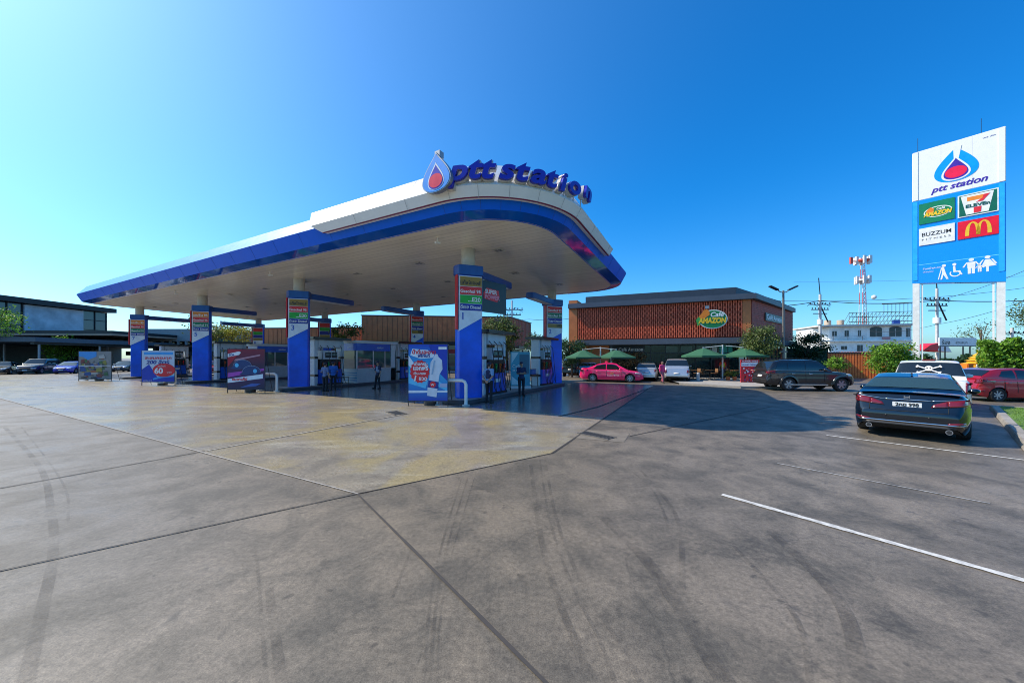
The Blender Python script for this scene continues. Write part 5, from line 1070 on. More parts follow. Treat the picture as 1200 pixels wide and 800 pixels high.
def person(loc, rz, label, shirt, trousers, pose, H=1.68, cap=None, sleeve=.5, hair_long=False, vest=None, group=None):
    """local: facing -y. pose: dict of joint targets (metres, for H=1.68)"""
    k = H/1.68; o = empty('person', loc, rz, label, 'person', group); V = lambda x, y, z: Vector((x, y, z))*k
    P = dict(hipL=V(-.095,0,.88), hipR=V(.095,0,.88), kneeL=V(-.10,-.02,.49), kneeR=V(.10,-.02,.49), ankL=V(-.11,.02,.09), ankR=V(.11,.02,.09),
             shL=V(-.175,0,1.36), shR=V(.175,0,1.36), elL=V(-.235,.03,1.09), elR=V(.235,.03,1.09), wrL=V(-.24,-.05,.85), wrR=V(.24,-.05,.85), neck=V(0,.0,1.42), head=V(0,-.015,1.575))
    for q, v in pose.items():
        if q in P: P[q] = Vector(v)*k
    pel = (P['hipL']+P['hipR'])/2; che = (P['shL']+P['shR'])/2
    b = MB(); c = lambda a, d, r0, r1: b.cap(a, d, r0*k, r1*k, 10)
    b.sph(pel+V(0,0,.04), (.15*k, .10*k, .12*k)); b.sph(pel.lerp(che, .45), (.125*k, .09*k, .17*k)); b.sph(pel.lerp(che, .80), (.155*k, .10*k, .15*k)); c(P['shL'], P['shR'], .06, .06)
    c(P['neck']-V(0,0,.05), P['head']-V(0,0,.06), .055, .05); hd = P['head']
    b.sph(hd, (.075*k, .092*k, .112*k), 16, 12); b.sph(hd+V(0,-.03,-.07), (.05*k, .05*k, .045*k)); b.sph(hd+V(0,-.098,-.015), (.012*k, .018*k, .022*k), 8, 6)
    for s_ in (-1, 1): b.sph(hd+V(s_*.078,.01,-.005), (.012*k, .022*k, .03*k), 8, 6)
    for S_ in ('L', 'R'):
        sx = -1 if S_ == 'L' else 1
        c(P['hip'+S_], P['knee'+S_], .082, .055); c(P['knee'+S_], P['ank'+S_], .053, .036); f = P['ank'+S_]; b.cap(f+V(0,.03,-.04), f+V(sx*.02,-.14,-.055), .038*k, .03*k, 10)
        c(P['sh'+S_], P['el'+S_], .048, .038); c(P['el'+S_], P['wr'+S_], .037, .026)
        w = P['wr'+S_]; d = (w-P['el'+S_]).normalized(); side = d.cross(Vector((0, 1, .2))).normalized(); nn = d.cross(side)
        palm = w+d*.045*k; b.sph(palm, (.038*k, .03*k, .045*k), 10, 8)
        for fi, (u, l) in enumerate(((-.027, .062), (-.009, .072), (.009, .068), (.026, .052))):
            a = w+d*.075*k+side*u*k; m1 = a+d*l*.55*k+nn*.008*k; c(a, m1, .009, .0085); c(m1, m1+d*l*.4*k+nn*.02*k, .0085, .007)
        t0 = w+d*.025*k+side*(-.03)*k; t1 = t0+(d*.03-side*.025)*k; c(t0, t1, .011, .010); c(t1, t1+d*.028*k+nn*.008*k, .010, .008)
    body = remesh(b, 'body', m_skin, o, .0085*k, 1)
    # face
    for sx in (-1, 1):
        e = MB().sph(hd+V(sx*.028,-.086,.008), (.011*k, .006*k, .006*k), 8, 6).build('eye', m_tw, body); MB().sph(hd+V(sx*.028,-.091,.008), (.005*k, .004*k, .005*k), 8, 6).build('pupil', m_hair, body)
    MB().sph(hd+V(0,-.090,-.058), (.020*k, .006*k, .006*k), 8, 6).build('mouth', M('lip', (.35, .12, .10), .5), body)
    b = MB(); b.sph(hd+V(0,.018,.022), (.084*k, .092*k, .105*k), 14, 10); 
    if hair_long: b.sph(hd+V(0,.06,-.06), (.07*k, .05*k, .12*k))
    b.v = [(x, max(y, hd.y-.062*k) if z < hd.z+.045*k else y, max(z, hd.z-.075*k) if not hair_long else z) for x, y, z in b.v]; b.build('hair', m_hair, o, smooth=True)
    if cap:
        b = MB(); b.sph(hd+V(0,.0,.05), (.088*k, .104*k, .078*k), 14, 10); b.v = [(x, y, max(z, hd.z+.04*k)) for x, y, z in b.v]; b.add([hd+V(-.06,-.07,.045), hd+V(.06,-.07,.045), hd+V(.05,-.165,.035), hd+V(-.05,-.165,.035), hd+V(-.06,-.07,.053), hd+V(.06,-.07,.053), hd+V(.05,-.165,.041), hd+V(-.05,-.165,.041)], [(0,1,2,3),(4,5,6,7),(0,1,5,4),(1,2,6,5),(2,3,7,6),(3,0,4,7)]); b.build('cap', cap, o, smooth=True)
    # clothes
    b = MB(); c = lambda a, d, r0, r1: b.cap(a, d, r0*k, r1*k, 10)
    b.sph(pel+V(0,0,.03), (.168*k, .120*k, .13*k)); b.sph(pel.lerp(che, .45), (.150*k, .112*k, .19*k)); b.sph(pel.lerp(che, .80), (.172*k, .116*k, .158*k)); c(P['shL'], P['shR'], .072, .072)
    for S_ in 'LR':
        if sleeve > 1: c(P['sh'+S_], P['el'+S_], .062, .052); c(P['el'+S_], P['wr'+S_].lerp(P['el'+S_], .08), .052, .038)
        else: c(P['sh'+S_], P['sh'+S_].lerp(P['el'+S_], .75), .064, .058)
    sh = remesh(b, 'shirt', shirt, o, .013*k, 2)
    if vest:
        b = MB(); b.sph(pel.lerp(che, .5)+V(0,0,0), (.162*k, .124*k, .20*k)); b.sph(pel.lerp(che, .82), (.158*k, .127*k, .14*k)); remesh(b, 'vest', vest, o, .014*k, 2)
    b = MB(); c = lambda a, d, r0, r1: b.cap(a, d, r0*k, r1*k, 10); b.sph(pel+V(0,0,0), (.160*k, .114*k, .11*k))
    for S_ in 'LR': c(P['hip'+S_], P['knee'+S_], .094, .068); c(P['knee'+S_], P['ank'+S_]+V(0,0,.02), .066, .054)
    remesh(b, 'trousers', trousers, o, .013*k, 2)
    for S_ in 'LR':
        f = P['ank'+S_]; sx = -1 if S_ == 'L' else 1; b = MB(); b.cap(f+V(0,.035,-.043), f+V(sx*.02,-.15,-.05), .048*k, .040*k, 10); b.v = [(x, y, max(z, f.z-.09*k)) for x, y, z in b.v]; b.build('shoe', m_shoe, o, smooth=True)
    return o
ATT = 'attendants on the forecourt'; capn = M('cap_navy', (.012, .018, .06), .7)
BEH = dict(elL=(-.24, .10, 1.10), elR=(.24, .10, 1.10), wrL=(-.07, .17, .93), wrR=(.07, .17, .93))
person(PX(573, 14.9), R(150), 'attendant in cap and pale blue shirt, hands behind the back, nearest the camera', m_unil, m_trs, BEH, 1.70, capn, vest=m_unib, group=ATT)
person(PX(611, 17.6), R(15), 'attendant in dark uniform with folded arms in front of the teal sign', m_unib, m_trs, dict(elL=(-.22,-.03,1.10), elR=(.22,-.03,1.10), wrL=(.05,-.17,1.15), wrR=(-.06,-.19,1.12), ankL=(-.09,.02,.09)), 1.68, capn, group=ATT)
person(PX(443, 21.6), R(-35), 'attendant standing with legs apart in front of the kiosk by pillar 3', m_unib, m_trs, dict(ankL=(-.24,-.05,.09), kneeL=(-.17,-.04,.49), ankR=(.14,.03,.09), wrL=(.05,-.20,1.05), elL=(-.23,-.06,1.08)), 1.66, capn, vest=M('vest_grey', (.25,.28,.38), .8), group=ATT)
person(PX(381, 19.9), R(165), 'attendant in grey and blue shirt at the pump behind pillar 3, left of a colleague', M('shirt_grey_blue', (.14,.18,.32), .8), m_trs, dict(elR=(.22,.05,1.12), wrR=(.16,-.16,1.10)), 1.62, m_hair and capn, group=ATT)
person(PX(390.5, 20.6), R(-160), 'attendant in bright blue shirt at the pump behind pillar 3, right of a colleague', M('shirt_blue', (.03,.14,.50), .8), m_trs, dict(elL=(-.22,-.05,1.12), wrL=(-.10,-.22,1.12)), 1.68, capn, group=ATT)
person(PX(776, 26.6), R(20), 'person in a bright pink outfit walking behind the silver hatchback', M('shirt_pink', (.75,.05,.20), .8), M('trousers_pink', (.45,.12,.16), .8), dict(ankL=(-.12,-.22,.11), kneeL=(-.11,-.16,.50), ankR=(.10,.18,.12)), 1.62, sleeve=1.2, hair_long=True)
person(PX(847, 28.6, .125), R(-10), 'person in red cap and yellow green vest beside the parasol pole', M('shirt_red', (.65,.05,.02), .8), M('trousers_grey', (.05,.05,.06), .8), {}, 1.68, m_tr, vest=M('vest_lime', (.42,.50,.02), .7))
person(PX(831, 30.5, .125), R(30), 'seated looking figure in tan top at the cafe terrace table', M('shirt_tan', (.45,.28,.12), .8), m_trs, {}, 1.60) if False else None
person(PX(497, 33), R(60), 'person in a dark top far behind the water bottle board', m_unib, m_trs, {}, 1.65) if False else None

# ---------------------------------------------------------------- pumps
m_dg = M('pump_grey', (.58, .61, .64), .35, var=.06); m_db = M('pump_blue', (.006, .10, .55), .3, coat=.3); m_dk = M('pump_black', (.015, .016, .02), .25); m_hose = M('hose_black', (.012, .012, .012), .5); m_noz = M('nozzle_orange', (.7, .12, .01), .4); m_nozg = M('nozzle_green', (.02, .3, .08), .4); m_disp = M('pump_display', (.16, .22, .20), .1)
def pump(label):
    o = empty('fuel_pump', (0, 0, 0), 0, label, 'fuel pump', 'fuel pumps on the islands')      # local y along the island, faces +-x
    bx('plinth', m_dk, o, -.38, .38, -.85, .85, 0, .10); bx('lower_cabinet', m_db, o, -.33, .33, -.78, .78, .102, .98, .012); bx('nozzle_panel', m_dk, o, -.31, .31, -.74, .74, .982, 1.62)
    bx('display_head', m_dg, o, -.33, .33, -.52, .52, 1.622, 2.18, .02)
    for sx in (-1, 1):
        for sy in (-.22, .22):
            f = bx('display', m_dk, o, *( (.332, .35) if sx > 0 else (-.35, -.332)), sy-.19, sy+.19, 1.72, 2.06)
            bx('screen', m_disp, f, *((.3505, .354) if sx > 0 else (-.354, -.3505)), sy-.15, sy+.15, 1.84, 2.0)
        for k in range(4):
            y = -.56+k*.37; nz = MB(); nz.cyl((sx*.33, y, 1.42), (sx*.42, y, 1.36), .045, n=8); nz.box(sx*.36-.03, sx*.36+.03, y-.035, y+.035, 1.18, 1.42); nz.cyl((sx*.40, y, 1.2), (sx*.36, y, 1.05), .018, n=6); nz.build('nozzle', (m_noz, m_nozg, m_noz, m_tr)[k], o)
            yy = y*1.25; MB().tube([(sx*.20, yy, 2.55), (sx*.42, yy, 2.35), (sx*.50, yy, 1.7), (sx*.55, yy+.04, .9), (sx*.60, yy+.1, .22), (sx*.56, yy+.18, .10), (sx*.50, yy+.1, .35), (sx*.42, y, 1.25)], .017, 6).build('hose', m_hose, o)
        bx('price_sticker', m_tw, o, *((.332, .336) if sx > 0 else (-.336, -.332)), -.3, .3, .55, .72)
    for sy in (-1, 1):
        bx('side_column', m_dg, o, -.34, .20, *( (.80, 1.02) if sy > 0 else (-1.02, -.80)), .0, 2.85, .025); 
        for z in (.55, 1.65): bx('column_band', m_dk, o, -.348, .208, *((.79, 1.03) if sy > 0 else (-1.03, -.79)), z, z+.14)
    bx('top_box', m_dg, o, -.26, .26, -.79, .79, 2.35, 2.85, .02); bx('canopy_bar', m_dk, o, -.62, .62, -1.3, 1.3, 2.86, 3.0, .02)
    return o
pm = pump('tall grey and blue fuel pump right behind pillar 1, hoses hanging in loops'); ISL = .18
def isl(i, d, off=0.0): return ST(A0+DA*i-off, d, ISL)
pm.location = isl(0, 14.75); pm.rotation_euler = (0, 0, ST_R)
place(pm, isl(0, 21.0), ST_R, 'fuel pump beside the rightmost rear pillar, right of the teal sign')
place(pm, isl(1, 14.6), ST_R, 'fuel pump with two attendants standing at it')
place(pm, isl(1, 21.4), ST_R, 'fuel pump behind the kiosk at pillar 3, left of pillar 4')
place(pm, isl(2, 14.6), ST_R, 'fuel pump between pillar 5 and the maroon cap board')
place(pm, isl(2, 21.4), ST_R, 'fuel pump at the back of the island behind the maroon cap board')
place(pm, isl(3, 15.2), ST_R, 'fuel pump between pillars 7 and 5, mostly behind the 60 board')
place(pm, isl(3, 21.2), ST_R, 'fuel pump at the far back left near pillar 8')
# ---------------------------------------------------------------- kiosks
m_al = M('aluminium', (.55, .57, .58), .35, .5); m_gk = glass('kiosk_glass', (.10, .14, .14), .22)
def kiosk(label):
    o = empty('kiosk', (0, 0, 0), 0, label, 'kiosk', 'glazed kiosks on the islands'); x0, x1, y0, y1 = -.72, .72, -1.75, 1.75; zt = 2.75
    bx('lower_wall', M('kiosk_panel', (.42, .47, .50), .4, var=.1), o, x0, x1, y0, y1, 0, .95, .01)
    b = MB(); [b.box(x0-.012, x1+.012, y0-.012, y0, z, z+.06) for z in (.15, .32, .49, .66)]; b.build('front_stripes', M('stripe_blue', (.06, .22, .42), .4), o)
    w = bx('window', m_gk, o, x0+.03, x0+.05, y0+.05, y1-.05, .95, zt-.55); bx('window', m_gk, o, x1-.05, x1-.03, y0+.05, y1-.05, .95, zt-.55); bx('window', m_gk, o, x0+.05, x1-.05, y0+.03, y0+.05, .95, zt-.55); bx('back_wall', m_dg, o, x0+.03, x1-.03, y1-.06, y1-.02, .95, zt-.55)
    b = MB()
    for x in (x0, x1-.07):
        for y in (y0, y0+1.35, y0+2.4, y1-.07): b.box(x, x+.07, y, y+.07, .95, zt-.5)
    b.box(x0, x0+.05, y0, y1, .952, 1.0); b.box(x1-.05, x1, y0, y1, .952, 1.0); b.build('window_frame', m_al, o)
    bx('blue_sign_band', m_db, o, x0-.03, x1+.03, y0-.03, y1-.6, zt-.55, zt-.05, .01); bx('roof', m_dg, o, x0-.10, x1+.10, y0-.12, y1+.10, zt-.045, zt+.14, .02); bx('end_wall', m_dg, o, x0, x1, y1-.5, y1, .0, zt-.06)
    text('band_lettering', 'ptt', m_tw, o, -.2, y0-.036, zt-.4, .25, shear=.2)
    me, wd = text_me('station', .22, shear=.2); me.transform(Matrix.Translation((x1+.036, -.1, zt-.38)) @ Matrix.Rotation(R(90), 4, 'Z')); link('band_lettering', me, m_tw, o)
    b = MB(); b.box(-.5, .5, -1.2, 1.0, .95, 1.02); b.build('counter', m_conw, o); rd = random.Random(4)
    for z in (1.35, 1.75): bx('shelf', m_al, o, -.55, .55, 1.2, 1.45, z, z+.02)
    for i in range(26):
        x = rd.uniform(-.5, .45); z = rd.choice((1.022, 1.372, 1.772)); y = rd.uniform(-1.1, .8) if z < 1.1 else 1.22; h = rd.uniform(.08, .28); bx('goods', rd.choice((m_tr, m_tw, m_ty, m_db, m_nozg, m_dk)), o, x, x+rd.uniform(.05, .12), y, y+.1, z, z+h)
    return o
ks = kiosk('grey and blue glazed kiosk behind the attendant, between pillars 3 and 4'); ks.location = isl(1, 17.95); ks.rotation_euler = (0, 0, ST_R)
place(ks, isl(2, 17.95), ST_R, 'grey and blue glazed kiosk between the cap board and pillar 3')
# teal standee and bench on island 1
def standee(o):
    b = MB(); b.box(-.62, .62, -.06, .06, 0, .12); b.build('base', m_dg, o); bx('panel', M('standee_teal', (.03, .30, .42), .3), o, -.55, .55, -.05, .05, .14, 2.05, .01)
    art('pale_print', M('standee_pale', (.45, .62, .68), .3), o, [(-.5, .2), (.1, .2), (-.5, .7)], -.057); art('pale_print', M('standee_pale', (.45, .62, .68), .3), o, [(-.5, 1.4), (-.1, 2.0), (-.5, 2.0)], -.057)
    art('photo_print', M('standee_dark', (.01, .12, .20), .3), o, rect(-.05, .8, .5, 1.9), -.056); text('headline', 'Café', m_tw, o, -.45, -.062, 1.15, .26); text('headline', '24 hrs', m_tw, o, -.45, -.062, .95, .16)
tl_ = empty('standing_sign', isl(0, 17.9, -.05), R(8), 'pale and teal standing sign between the two front island pumps', 'sign'); standee(tl_)
def bench(loc, label):
    o = empty('table', loc, ST_R, label, 'table', 'small steel tables on the islands'); bx('top', m_dk, o, -.35, .35, -.45, .45, .70, .74)
    for x in (-.31, .31):
        for y in (-.41, .41): MB().cyl((x, y, 0), (x, y, .7), .02, n=8).build('leg', m_dk, o)
    return o
tb = bench(isl(0, 19.2, -.05), 'small black table left of the rightmost pump'); tb2 = place(tb, isl(1, 16.0, -.0), ST_R, 'small black steel table in front of the kiosk by the attendants'); tb2.location = PX(397, 21.2, 0)
bk = empty('crate', tb.location+Vector((0, 0, .74)), ST_R, 'blue crate standing on the small black table', 'crate'); bx('box', M('crate_blue', (.02, .12, .35), .5), bk, -.25, .25, -.3, .3, 0, .28, .01); bx('rim', m_dk, bk, -.27, .27, -.32, .32, .282, .31)
bk = empty('water_dispenser', isl(0, 22.15, -.55), ST_R, 'silver ladder-like hose rack beside the rightmost rear pillar', 'rack')
for x in (-.15, .15): MB().cyl((x, 0, 0), (x, 0, 2.5), .02).build('rail', m_al, bk)
for k in range(10): MB().cyl((-.15, 0, .2+k*.24), (.15, 0, .2+k*.24), .014).build('rung', m_al, bk)
bk.name = 'hose_rack'

# ---------------------------------------------------------------- steel hoops
m_st = M('hoop_white', (.75, .75, .72), .35, var=.1); m_stb = M('hoop_foot', (.55, .52, .47), .8)
def hoop(label):
    o = empty('guard_hoop', (0, 0, 0), 0, label, 'guard hoop', 'white guard hoops at the island ends'); w, h, r = .62, 1.0, .065
    P = [(-w, 0, 0), (-w, 0, h-.16), (-w+.05, 0, h-.05), (-w+.16, 0, h), (w-.16, 0, h), (w-.05, 0, h-.05), (w, 0, h-.16), (w, 0, 0)]
    MB().tube(P, r, 12).build('bar', m_st, o, smooth=True, ang=60)
    for x in (-w, w): MB().cyl((x, 0, 0), (x, 0, .05), .15).build('foot', m_stb, o)
    return o
hp = hoop('white steel guard hoop partly behind the water bottle board'); hp.location = PX(528.5, 14.1); hp.rotation_euler = (0, 0, R(-10))
place(hp, PX(314, 19.9), R(-14), 'white steel guard hoop right of the maroon cap board'); place(hp, PX(199, 25), R(-18), 'white steel guard hoop right of the blue and red 60 board')
place(hp, PX(114, 30.3), R(40), 'white steel guard hoop right of the photo collage board')

# ---------------------------------------------------------------- promotion boards
m_fr = M('board_frame', (.05, .05, .05), .5, .3)
def board(loc, rz, w, z0, z1, label, bg, legs=True):
    o = empty('promotion_board', loc, rz, label, 'promotion board', 'promotion boards in front of the islands')
    MB().box(-w/2, w/2, 0, .03, z0, z1).build('panel', bg, o)
    fr = MB(); fr.box(-w/2-.02, -w/2-.001, -.008, .04, 0, z1+.02); fr.box(w/2+.001, w/2+.02, -.008, .04, 0, z1+.02); fr.box(-w/2, w/2, -.008, .04, z1+.001, z1+.02); fr.box(-w/2, w/2, 0, .035, z0-.02, z0-.001); fr.build('frame', m_fr, o)
    for x in (-w/2, w/2): MB().tube([(x, .04, z1-.1), (x, .75, 0)], .016, 6).build('rear_leg', m_fr, o)
    MB().cyl((0, .35, 0), (0, .35, .16), .26, n=20).build('weight', m_dk, o); return o
def grad(name, stops, rough=.4, axis=2, lo=0, hi=1):
    m = bpy.data.materials.new(name); m.use_nodes = True; nt = m.node_tree; N = nt.nodes; L = nt.links; b = N['Principled BSDF']; b.inputs['Roughness'].default_value = rough
    tc = N.new('ShaderNodeTexCoord'); sp = N.new('ShaderNodeSeparateXYZ'); r = N.new('ShaderNodeMapRange'); r.inputs[1].default_value = lo; r.inputs[2].default_value = hi; cr = N.new('ShaderNodeValToRGB')
    L.new(tc.outputs['Object'], sp.inputs[0]); L.new(sp.outputs[axis], r.inputs[0]); L.new(r.outputs[0], cr.inputs[0]); L.new(cr.outputs[0], b.inputs['Base Color'])
    while len(cr.color_ramp.elements) < len(stops): cr.color_ramp.elements.new(.5)
    for e, (p, c) in zip(cr.color_ramp.elements, stops): e.position = p; e.color = (*c, 1)
    return m
# water bottle board
o = board(PX(501.5, 13.85), R(-3), 1.55, .22, 2.42, 'bright blue board with a big white water bottle and a red starburst', grad('print_blue_fade', [(0, (.01, .05, .40)), (.3, (.02, .25, .62)), (.55, (.03, .45, .75)), (1, (.01, .06, .50))], lo=.2, hi=2.4))
y = -.006; pb = M('print_sky', (.10, .50, .80), .4); pw = M('print_pale', (.70, .78, .85), .4); pd = M('print_deep', (.01, .04, .42), .4)
art('light_ray', pw, o, [(-.77, 2.0), (-.77, 1.6), (-.1, 1.0)], y, .003); art('light_ray', pb, o, [(-.77, 1.3), (-.77, .9), (-.1, .7), (.0, 1.0)], y, .003); art('light_ray', pb, o, [(.3, 1.1), (.75, .75), (.75, .60), (.25, .85)], y, .003); art('dark_print', pd, o, [(.02, 2.41), (.76, 2.41), (.76, 1.0), (.45, 1.3)], y-.001, .003)
art('snow_print', pw, o, [(-.77, .62), (.77, .62), (.77, .55), (-.77, .52)], y-.001, .003)
sb = [( -.32+(.40 if i % 2 else .36)*math.cos(math.pi*i/16), 1.36+(.46 if i % 2 else .415)*math.sin(math.pi*i/16)) for i in range(32)]
rb = art('red_starburst', m_tr, o, sb, y-.006, .004)
text('print', 'เติมครบ', m_tw, rb, -.55, y-.012, 1.60, .17, offset=.004); text('print', 'แจกฟรี', m_tw, rb, -.58, y-.012, 1.42, .21, offset=.008); text('print', 'เงิน-ทอง', m_tw, rb, -.56, y-.012, 1.24, .14, offset=.003); text('print', '1', m_tw, rb, -.55, y-.012, 1.0, .27, offset=.015, shear=.2); text('print', 'ขวด', m_tw, rb, -.36, y-.012, 1.02, .21, offset=.006)
art('headline_band', pw, o, [(-.70, 2.0), (-.30, 1.86), (.22, 1.90), (.25, 2.02), (-.0, 2.2), (-.62, 2.25)], y-.004, .003); text('headline', 'น้ำดื่มสะอาด', m_tr, o, -.62, y-.012, 2.05, .20, offset=.006); text('headline', 'ฟรีทันที', m_tn, o, -.40, y-.012, 1.92, .16, offset=.006); art('logo_strip', m_tw, o, rect(.42, 2.22, .74, 2.32), y-.005, .003)
bt = art('bottle', M('bottle_white', (.62, .68, .76), .3), o, [(-.03,.42),(.34,.36),(.42,.98),(.46,1.25),(.58,1.45),(.56,1.80),(.42,1.93),(.38,2.04),(.28,2.04),(.24,1.92),(.11,1.72),(.08,1.4),(.06,1.1),(.0,.9)], y-.010, .006)
art('bottle_label', m_tn, bt, [(-.01, .75), (.40, .69), (.43, .95), (.03, 1.02)], y-.018, .006); art('label_mark', m_tr, bt, ell(.20, .86, .12, .12, 18), y-.025, .005); text('label_mark', 'w', m_tw, bt, .12, y-.032, .80, .2)
art('bottle_shade', M('bottle_blue', (.30, .45, .62), .3), bt, [(.14, 1.25), (.20, 1.25), (.30, 1.78), (.24, 1.80)], y-.018, .004); art('product_row', M('print_lilac', (.35, .42, .62), .4), o, rect(.48, .75, .76, .9), y-.006, .003)
# maroon cap board
o = board(PX(288.5, 19.1), R(6), 1.86, .20, 2.36, 'dark maroon and purple board with two blue caps', grad('print_maroon', [(0, (.02, .02, .06)), (.35, (.06, .01, .10)), (.6, (.05, .015, .05)), (1, (.22, .01, .03))], lo=.2, hi=2.36))
art('red_print', M('print_maroon_red', (.40, .01, .03), .4), o, [(-.92, 2.35), (-.2, 2.35), (-.92, 1.4)], y, .003); art('light_streak', m_tw, o, [(-.92, 1.93), (-.35, 2.05), (-.25, 2.18), (-.35, 2.24), (-.92, 2.1)], y-.004, .003); art('light_streak', M('print_rose', (.5, .25, .3), .4), o, [(-.6, 1.72), (.7, 2.0), (.72, 2.08), (-.55, 1.82)], y-.004, .003)
art('light_streak', M('print_magenta', (.40, .06, .42), .4), o, [(-.92, .85), (.9, 1.2), (.9, 1.32), (-.92, 1.08)], y-.004, .003); art('light_streak', pw, o, [(-.92, .55), (.85, .78), (.85, 1.02), (-.92, .76)], y-.005, .003); text('print', 'หมวกแก๊ป', m_tr, o, -.7, y-.01, .68, .19, offset=.008)
text('print', 'FOR', m_tn, o, -.85, y-.01, 2.0, .14, offset=.004); art('light_streak', M('print_bluegrey', (.06, .12, .4), .4), o, [(-.3, .30), (.5, .36), (.75, .5), (.3, .52)], y-.004, .003)
for cx, cz in ((-.18, 1.42), (.28, 1.10)):
    hb = [(cx+.46*math.cos(R(a)), cz+.02+.34*math.sin(R(a))) for a in range(0, 181, 12)]+[(cx-.62, cz-.10), (cx-.30, cz-.14), (cx+.3, cz-.12)]
    cp = art('cap_print', M('print_capblue', (.02, .045, .16), .4), o, hb, y-.008-.006*(cx > 0), .004); art('cap_badge', pb, cp, ell(cx+(.18 if cx > 0 else -.28), cz+.08, .10, .11, 16), y-.022, .004)
    art('cap_edge', M('print_capline', (.35, .4, .55), .4), cp, [(cx+.47*math.cos(R(a)), cz+.02+.355*math.sin(R(a))) for a in range(0, 181, 12)]+[(cx+.46*math.cos(R(a)), cz+.02+.34*math.sin(R(a))) for a in range(180, -1, -12)], y-.020, .002)
# 200 litres / 60 board
o = board(PX(185.5, 24.2), R(8), 1.98, .25, 2.38, 'pale and blue board with a red oval reading 60', M('print_paleblue', (.55, .62, .72), .4))
art('header_band', M('print_header', (.05, .33, .75), .4), o, rect(-.86, 2.1, .9, 2.28), y, .003); text('headline', 'สะสมครบทุก', m_tr, o, -.80, y-.006, 1.80, .26, offset=.006, fitw=1.6); text('headline', '200 ลิตร', m_tn, o, -.72, y-.006, 1.48, .34, offset=.010, shear=.15, fitw=1.4)
art('blue_print', pd, o, [(-.98, .26), (.98, .26), (.98, .62), (.0, .5), (-.2, .8), (-.55, 1.45), (-.98, 1.1)], y-.004, .003); art('wave_print', M('print_header', (.05,.33,.75), .4), o, [(-.3, .38), (.2, .52), (.98, .60), (.98, .68), (.2, .66), (-.3, .5)], y-.008, .003)
rd_ = art('red_oval', m_tr, o, ell(.35, 1.05, .68, .46), y-.012, .004); text('print', 'ลดทันที', m_tw, rd_, -.02, y-.018, 1.27, .16); text('print', '60', m_tw, rd_, -.22, y-.018, .83, .52, offset=.02); text('print', 'บาท', m_tw, rd_, .55, y-.018, .85, .18)
text('print', 'ptt blue card', m_tw, o, -.9, y-.014, .32, .1)
# photo collage board
o = board(PX(111.5, 29.0), R(10), 2.25, .15, 2.42, 'board covered with a collage of small photographs at far left', M('print_stone', (.28, .26, .24), .5)); rdm = random.Random(9)
art('photo', M('print_photo_sky', (.06, .30, .70), .4), o, [(-1.1, 2.38), (.1, 2.38), (.1, 2.0), (-.1, 1.9), (-.5, 1.72), (-.8, 1.95), (-1.1, 2.0)], y-.002, .003)
pc = [(.10,.08,.07), (.35,.30,.27), (.25,.06,.05), (.05,.05,.06), (.45,.42,.38), (.30,.26,.05), (.03,.08,.25), (.38,.12,.05), (.16,.14,.13), (.08,.16,.06)]
for i in range(85):
    x = rdm.uniform(-1.10, .62); z = rdm.uniform(.18, 1.5) if x < .1 else rdm.uniform(.18, 2.0); w = rdm.uniform(.18, .5); h = rdm.uniform(.12, .36); k = rdm.randrange(10)
    art('photo', M('print_photo_%s' % ['brown','beige','brick','black','cream','olive','blue','rust','grey','leaf'][k], pc[k], .5), o, [(x, z), (x+w, z+rdm.uniform(-.04,.04)), (x+w*.8, z+h), (x+.02, z+h*.8)], y-.004-.0022*(i % 9), .002)
art('divider', m_tw, o, rect(-1.1, 1.22, 1.1, 1.27), y-.03, .002)
# red poster board and green banner by the cafe
o = empty('poster_board', PX(879, 25.6), R(4), 'red and white sale poster board with 70% in front of the small tree', 'poster board'); bx('panel', M('poster_red', (.62, .015, .03), .4), o, -.70, .70, 0, .04, .06, 1.76)
art('white_band', m_tw, o, rect(-.66, 1.28, .66, 1.55), -.006); text('headline', 'SUPER SALE', m_tw, o, -.6, -.008, 1.60, .15, offset=.004, fitw=1.2); text('headline', 'GRAND OPENING', m_tn, o, -.6, -.012, 1.34, .14, fitw=1.2)
for i in range(36):
    x = rdm.uniform(-.55, .5); z = rdm.uniform(.15, 1.15); art('item_photo', rdm.choice((m_tw, m_dk, m_tn, m_dg)), o, rect(x, z, x+rdm.uniform(.05, .15), z+rdm.uniform(.04, .12)), -.006-.0022*(i % 6), .002)
art('red_burst', m_tr, o, [(-.1, .08), (.68, .08), (.68, .65), (.3, .75), (.0, .4)], -.024); text('print', '70%', m_tw, o, .12, -.03, .22, .32, offset=.01)
bx('leg', m_dk, o, -.68, -.62, .0, .05, 0, .06); bx('leg', m_dk, o, .62, .68, 0, .05, 0, .06)
o = empty('banner', PX(908, 26.5), R(3), 'green banner behind the dark grey wagon below the tree', 'banner'); bx('cloth', M('banner_green', (.0, .33, .17), .5), o, -.72, .72, 0, .03, 1.32, 1.62); text('print', 'GRAB 7-20', m_tw, o, -.4, -.004, 1.40, .14); [MB().cyl((x, 0, 0), (x, 0, 1.6), .025).build('post', m_dk, o) for x in (-.74, .74)]
art('mark', m_ty, o, ell(-.56, 1.47, .07, .07, 12), -.006)

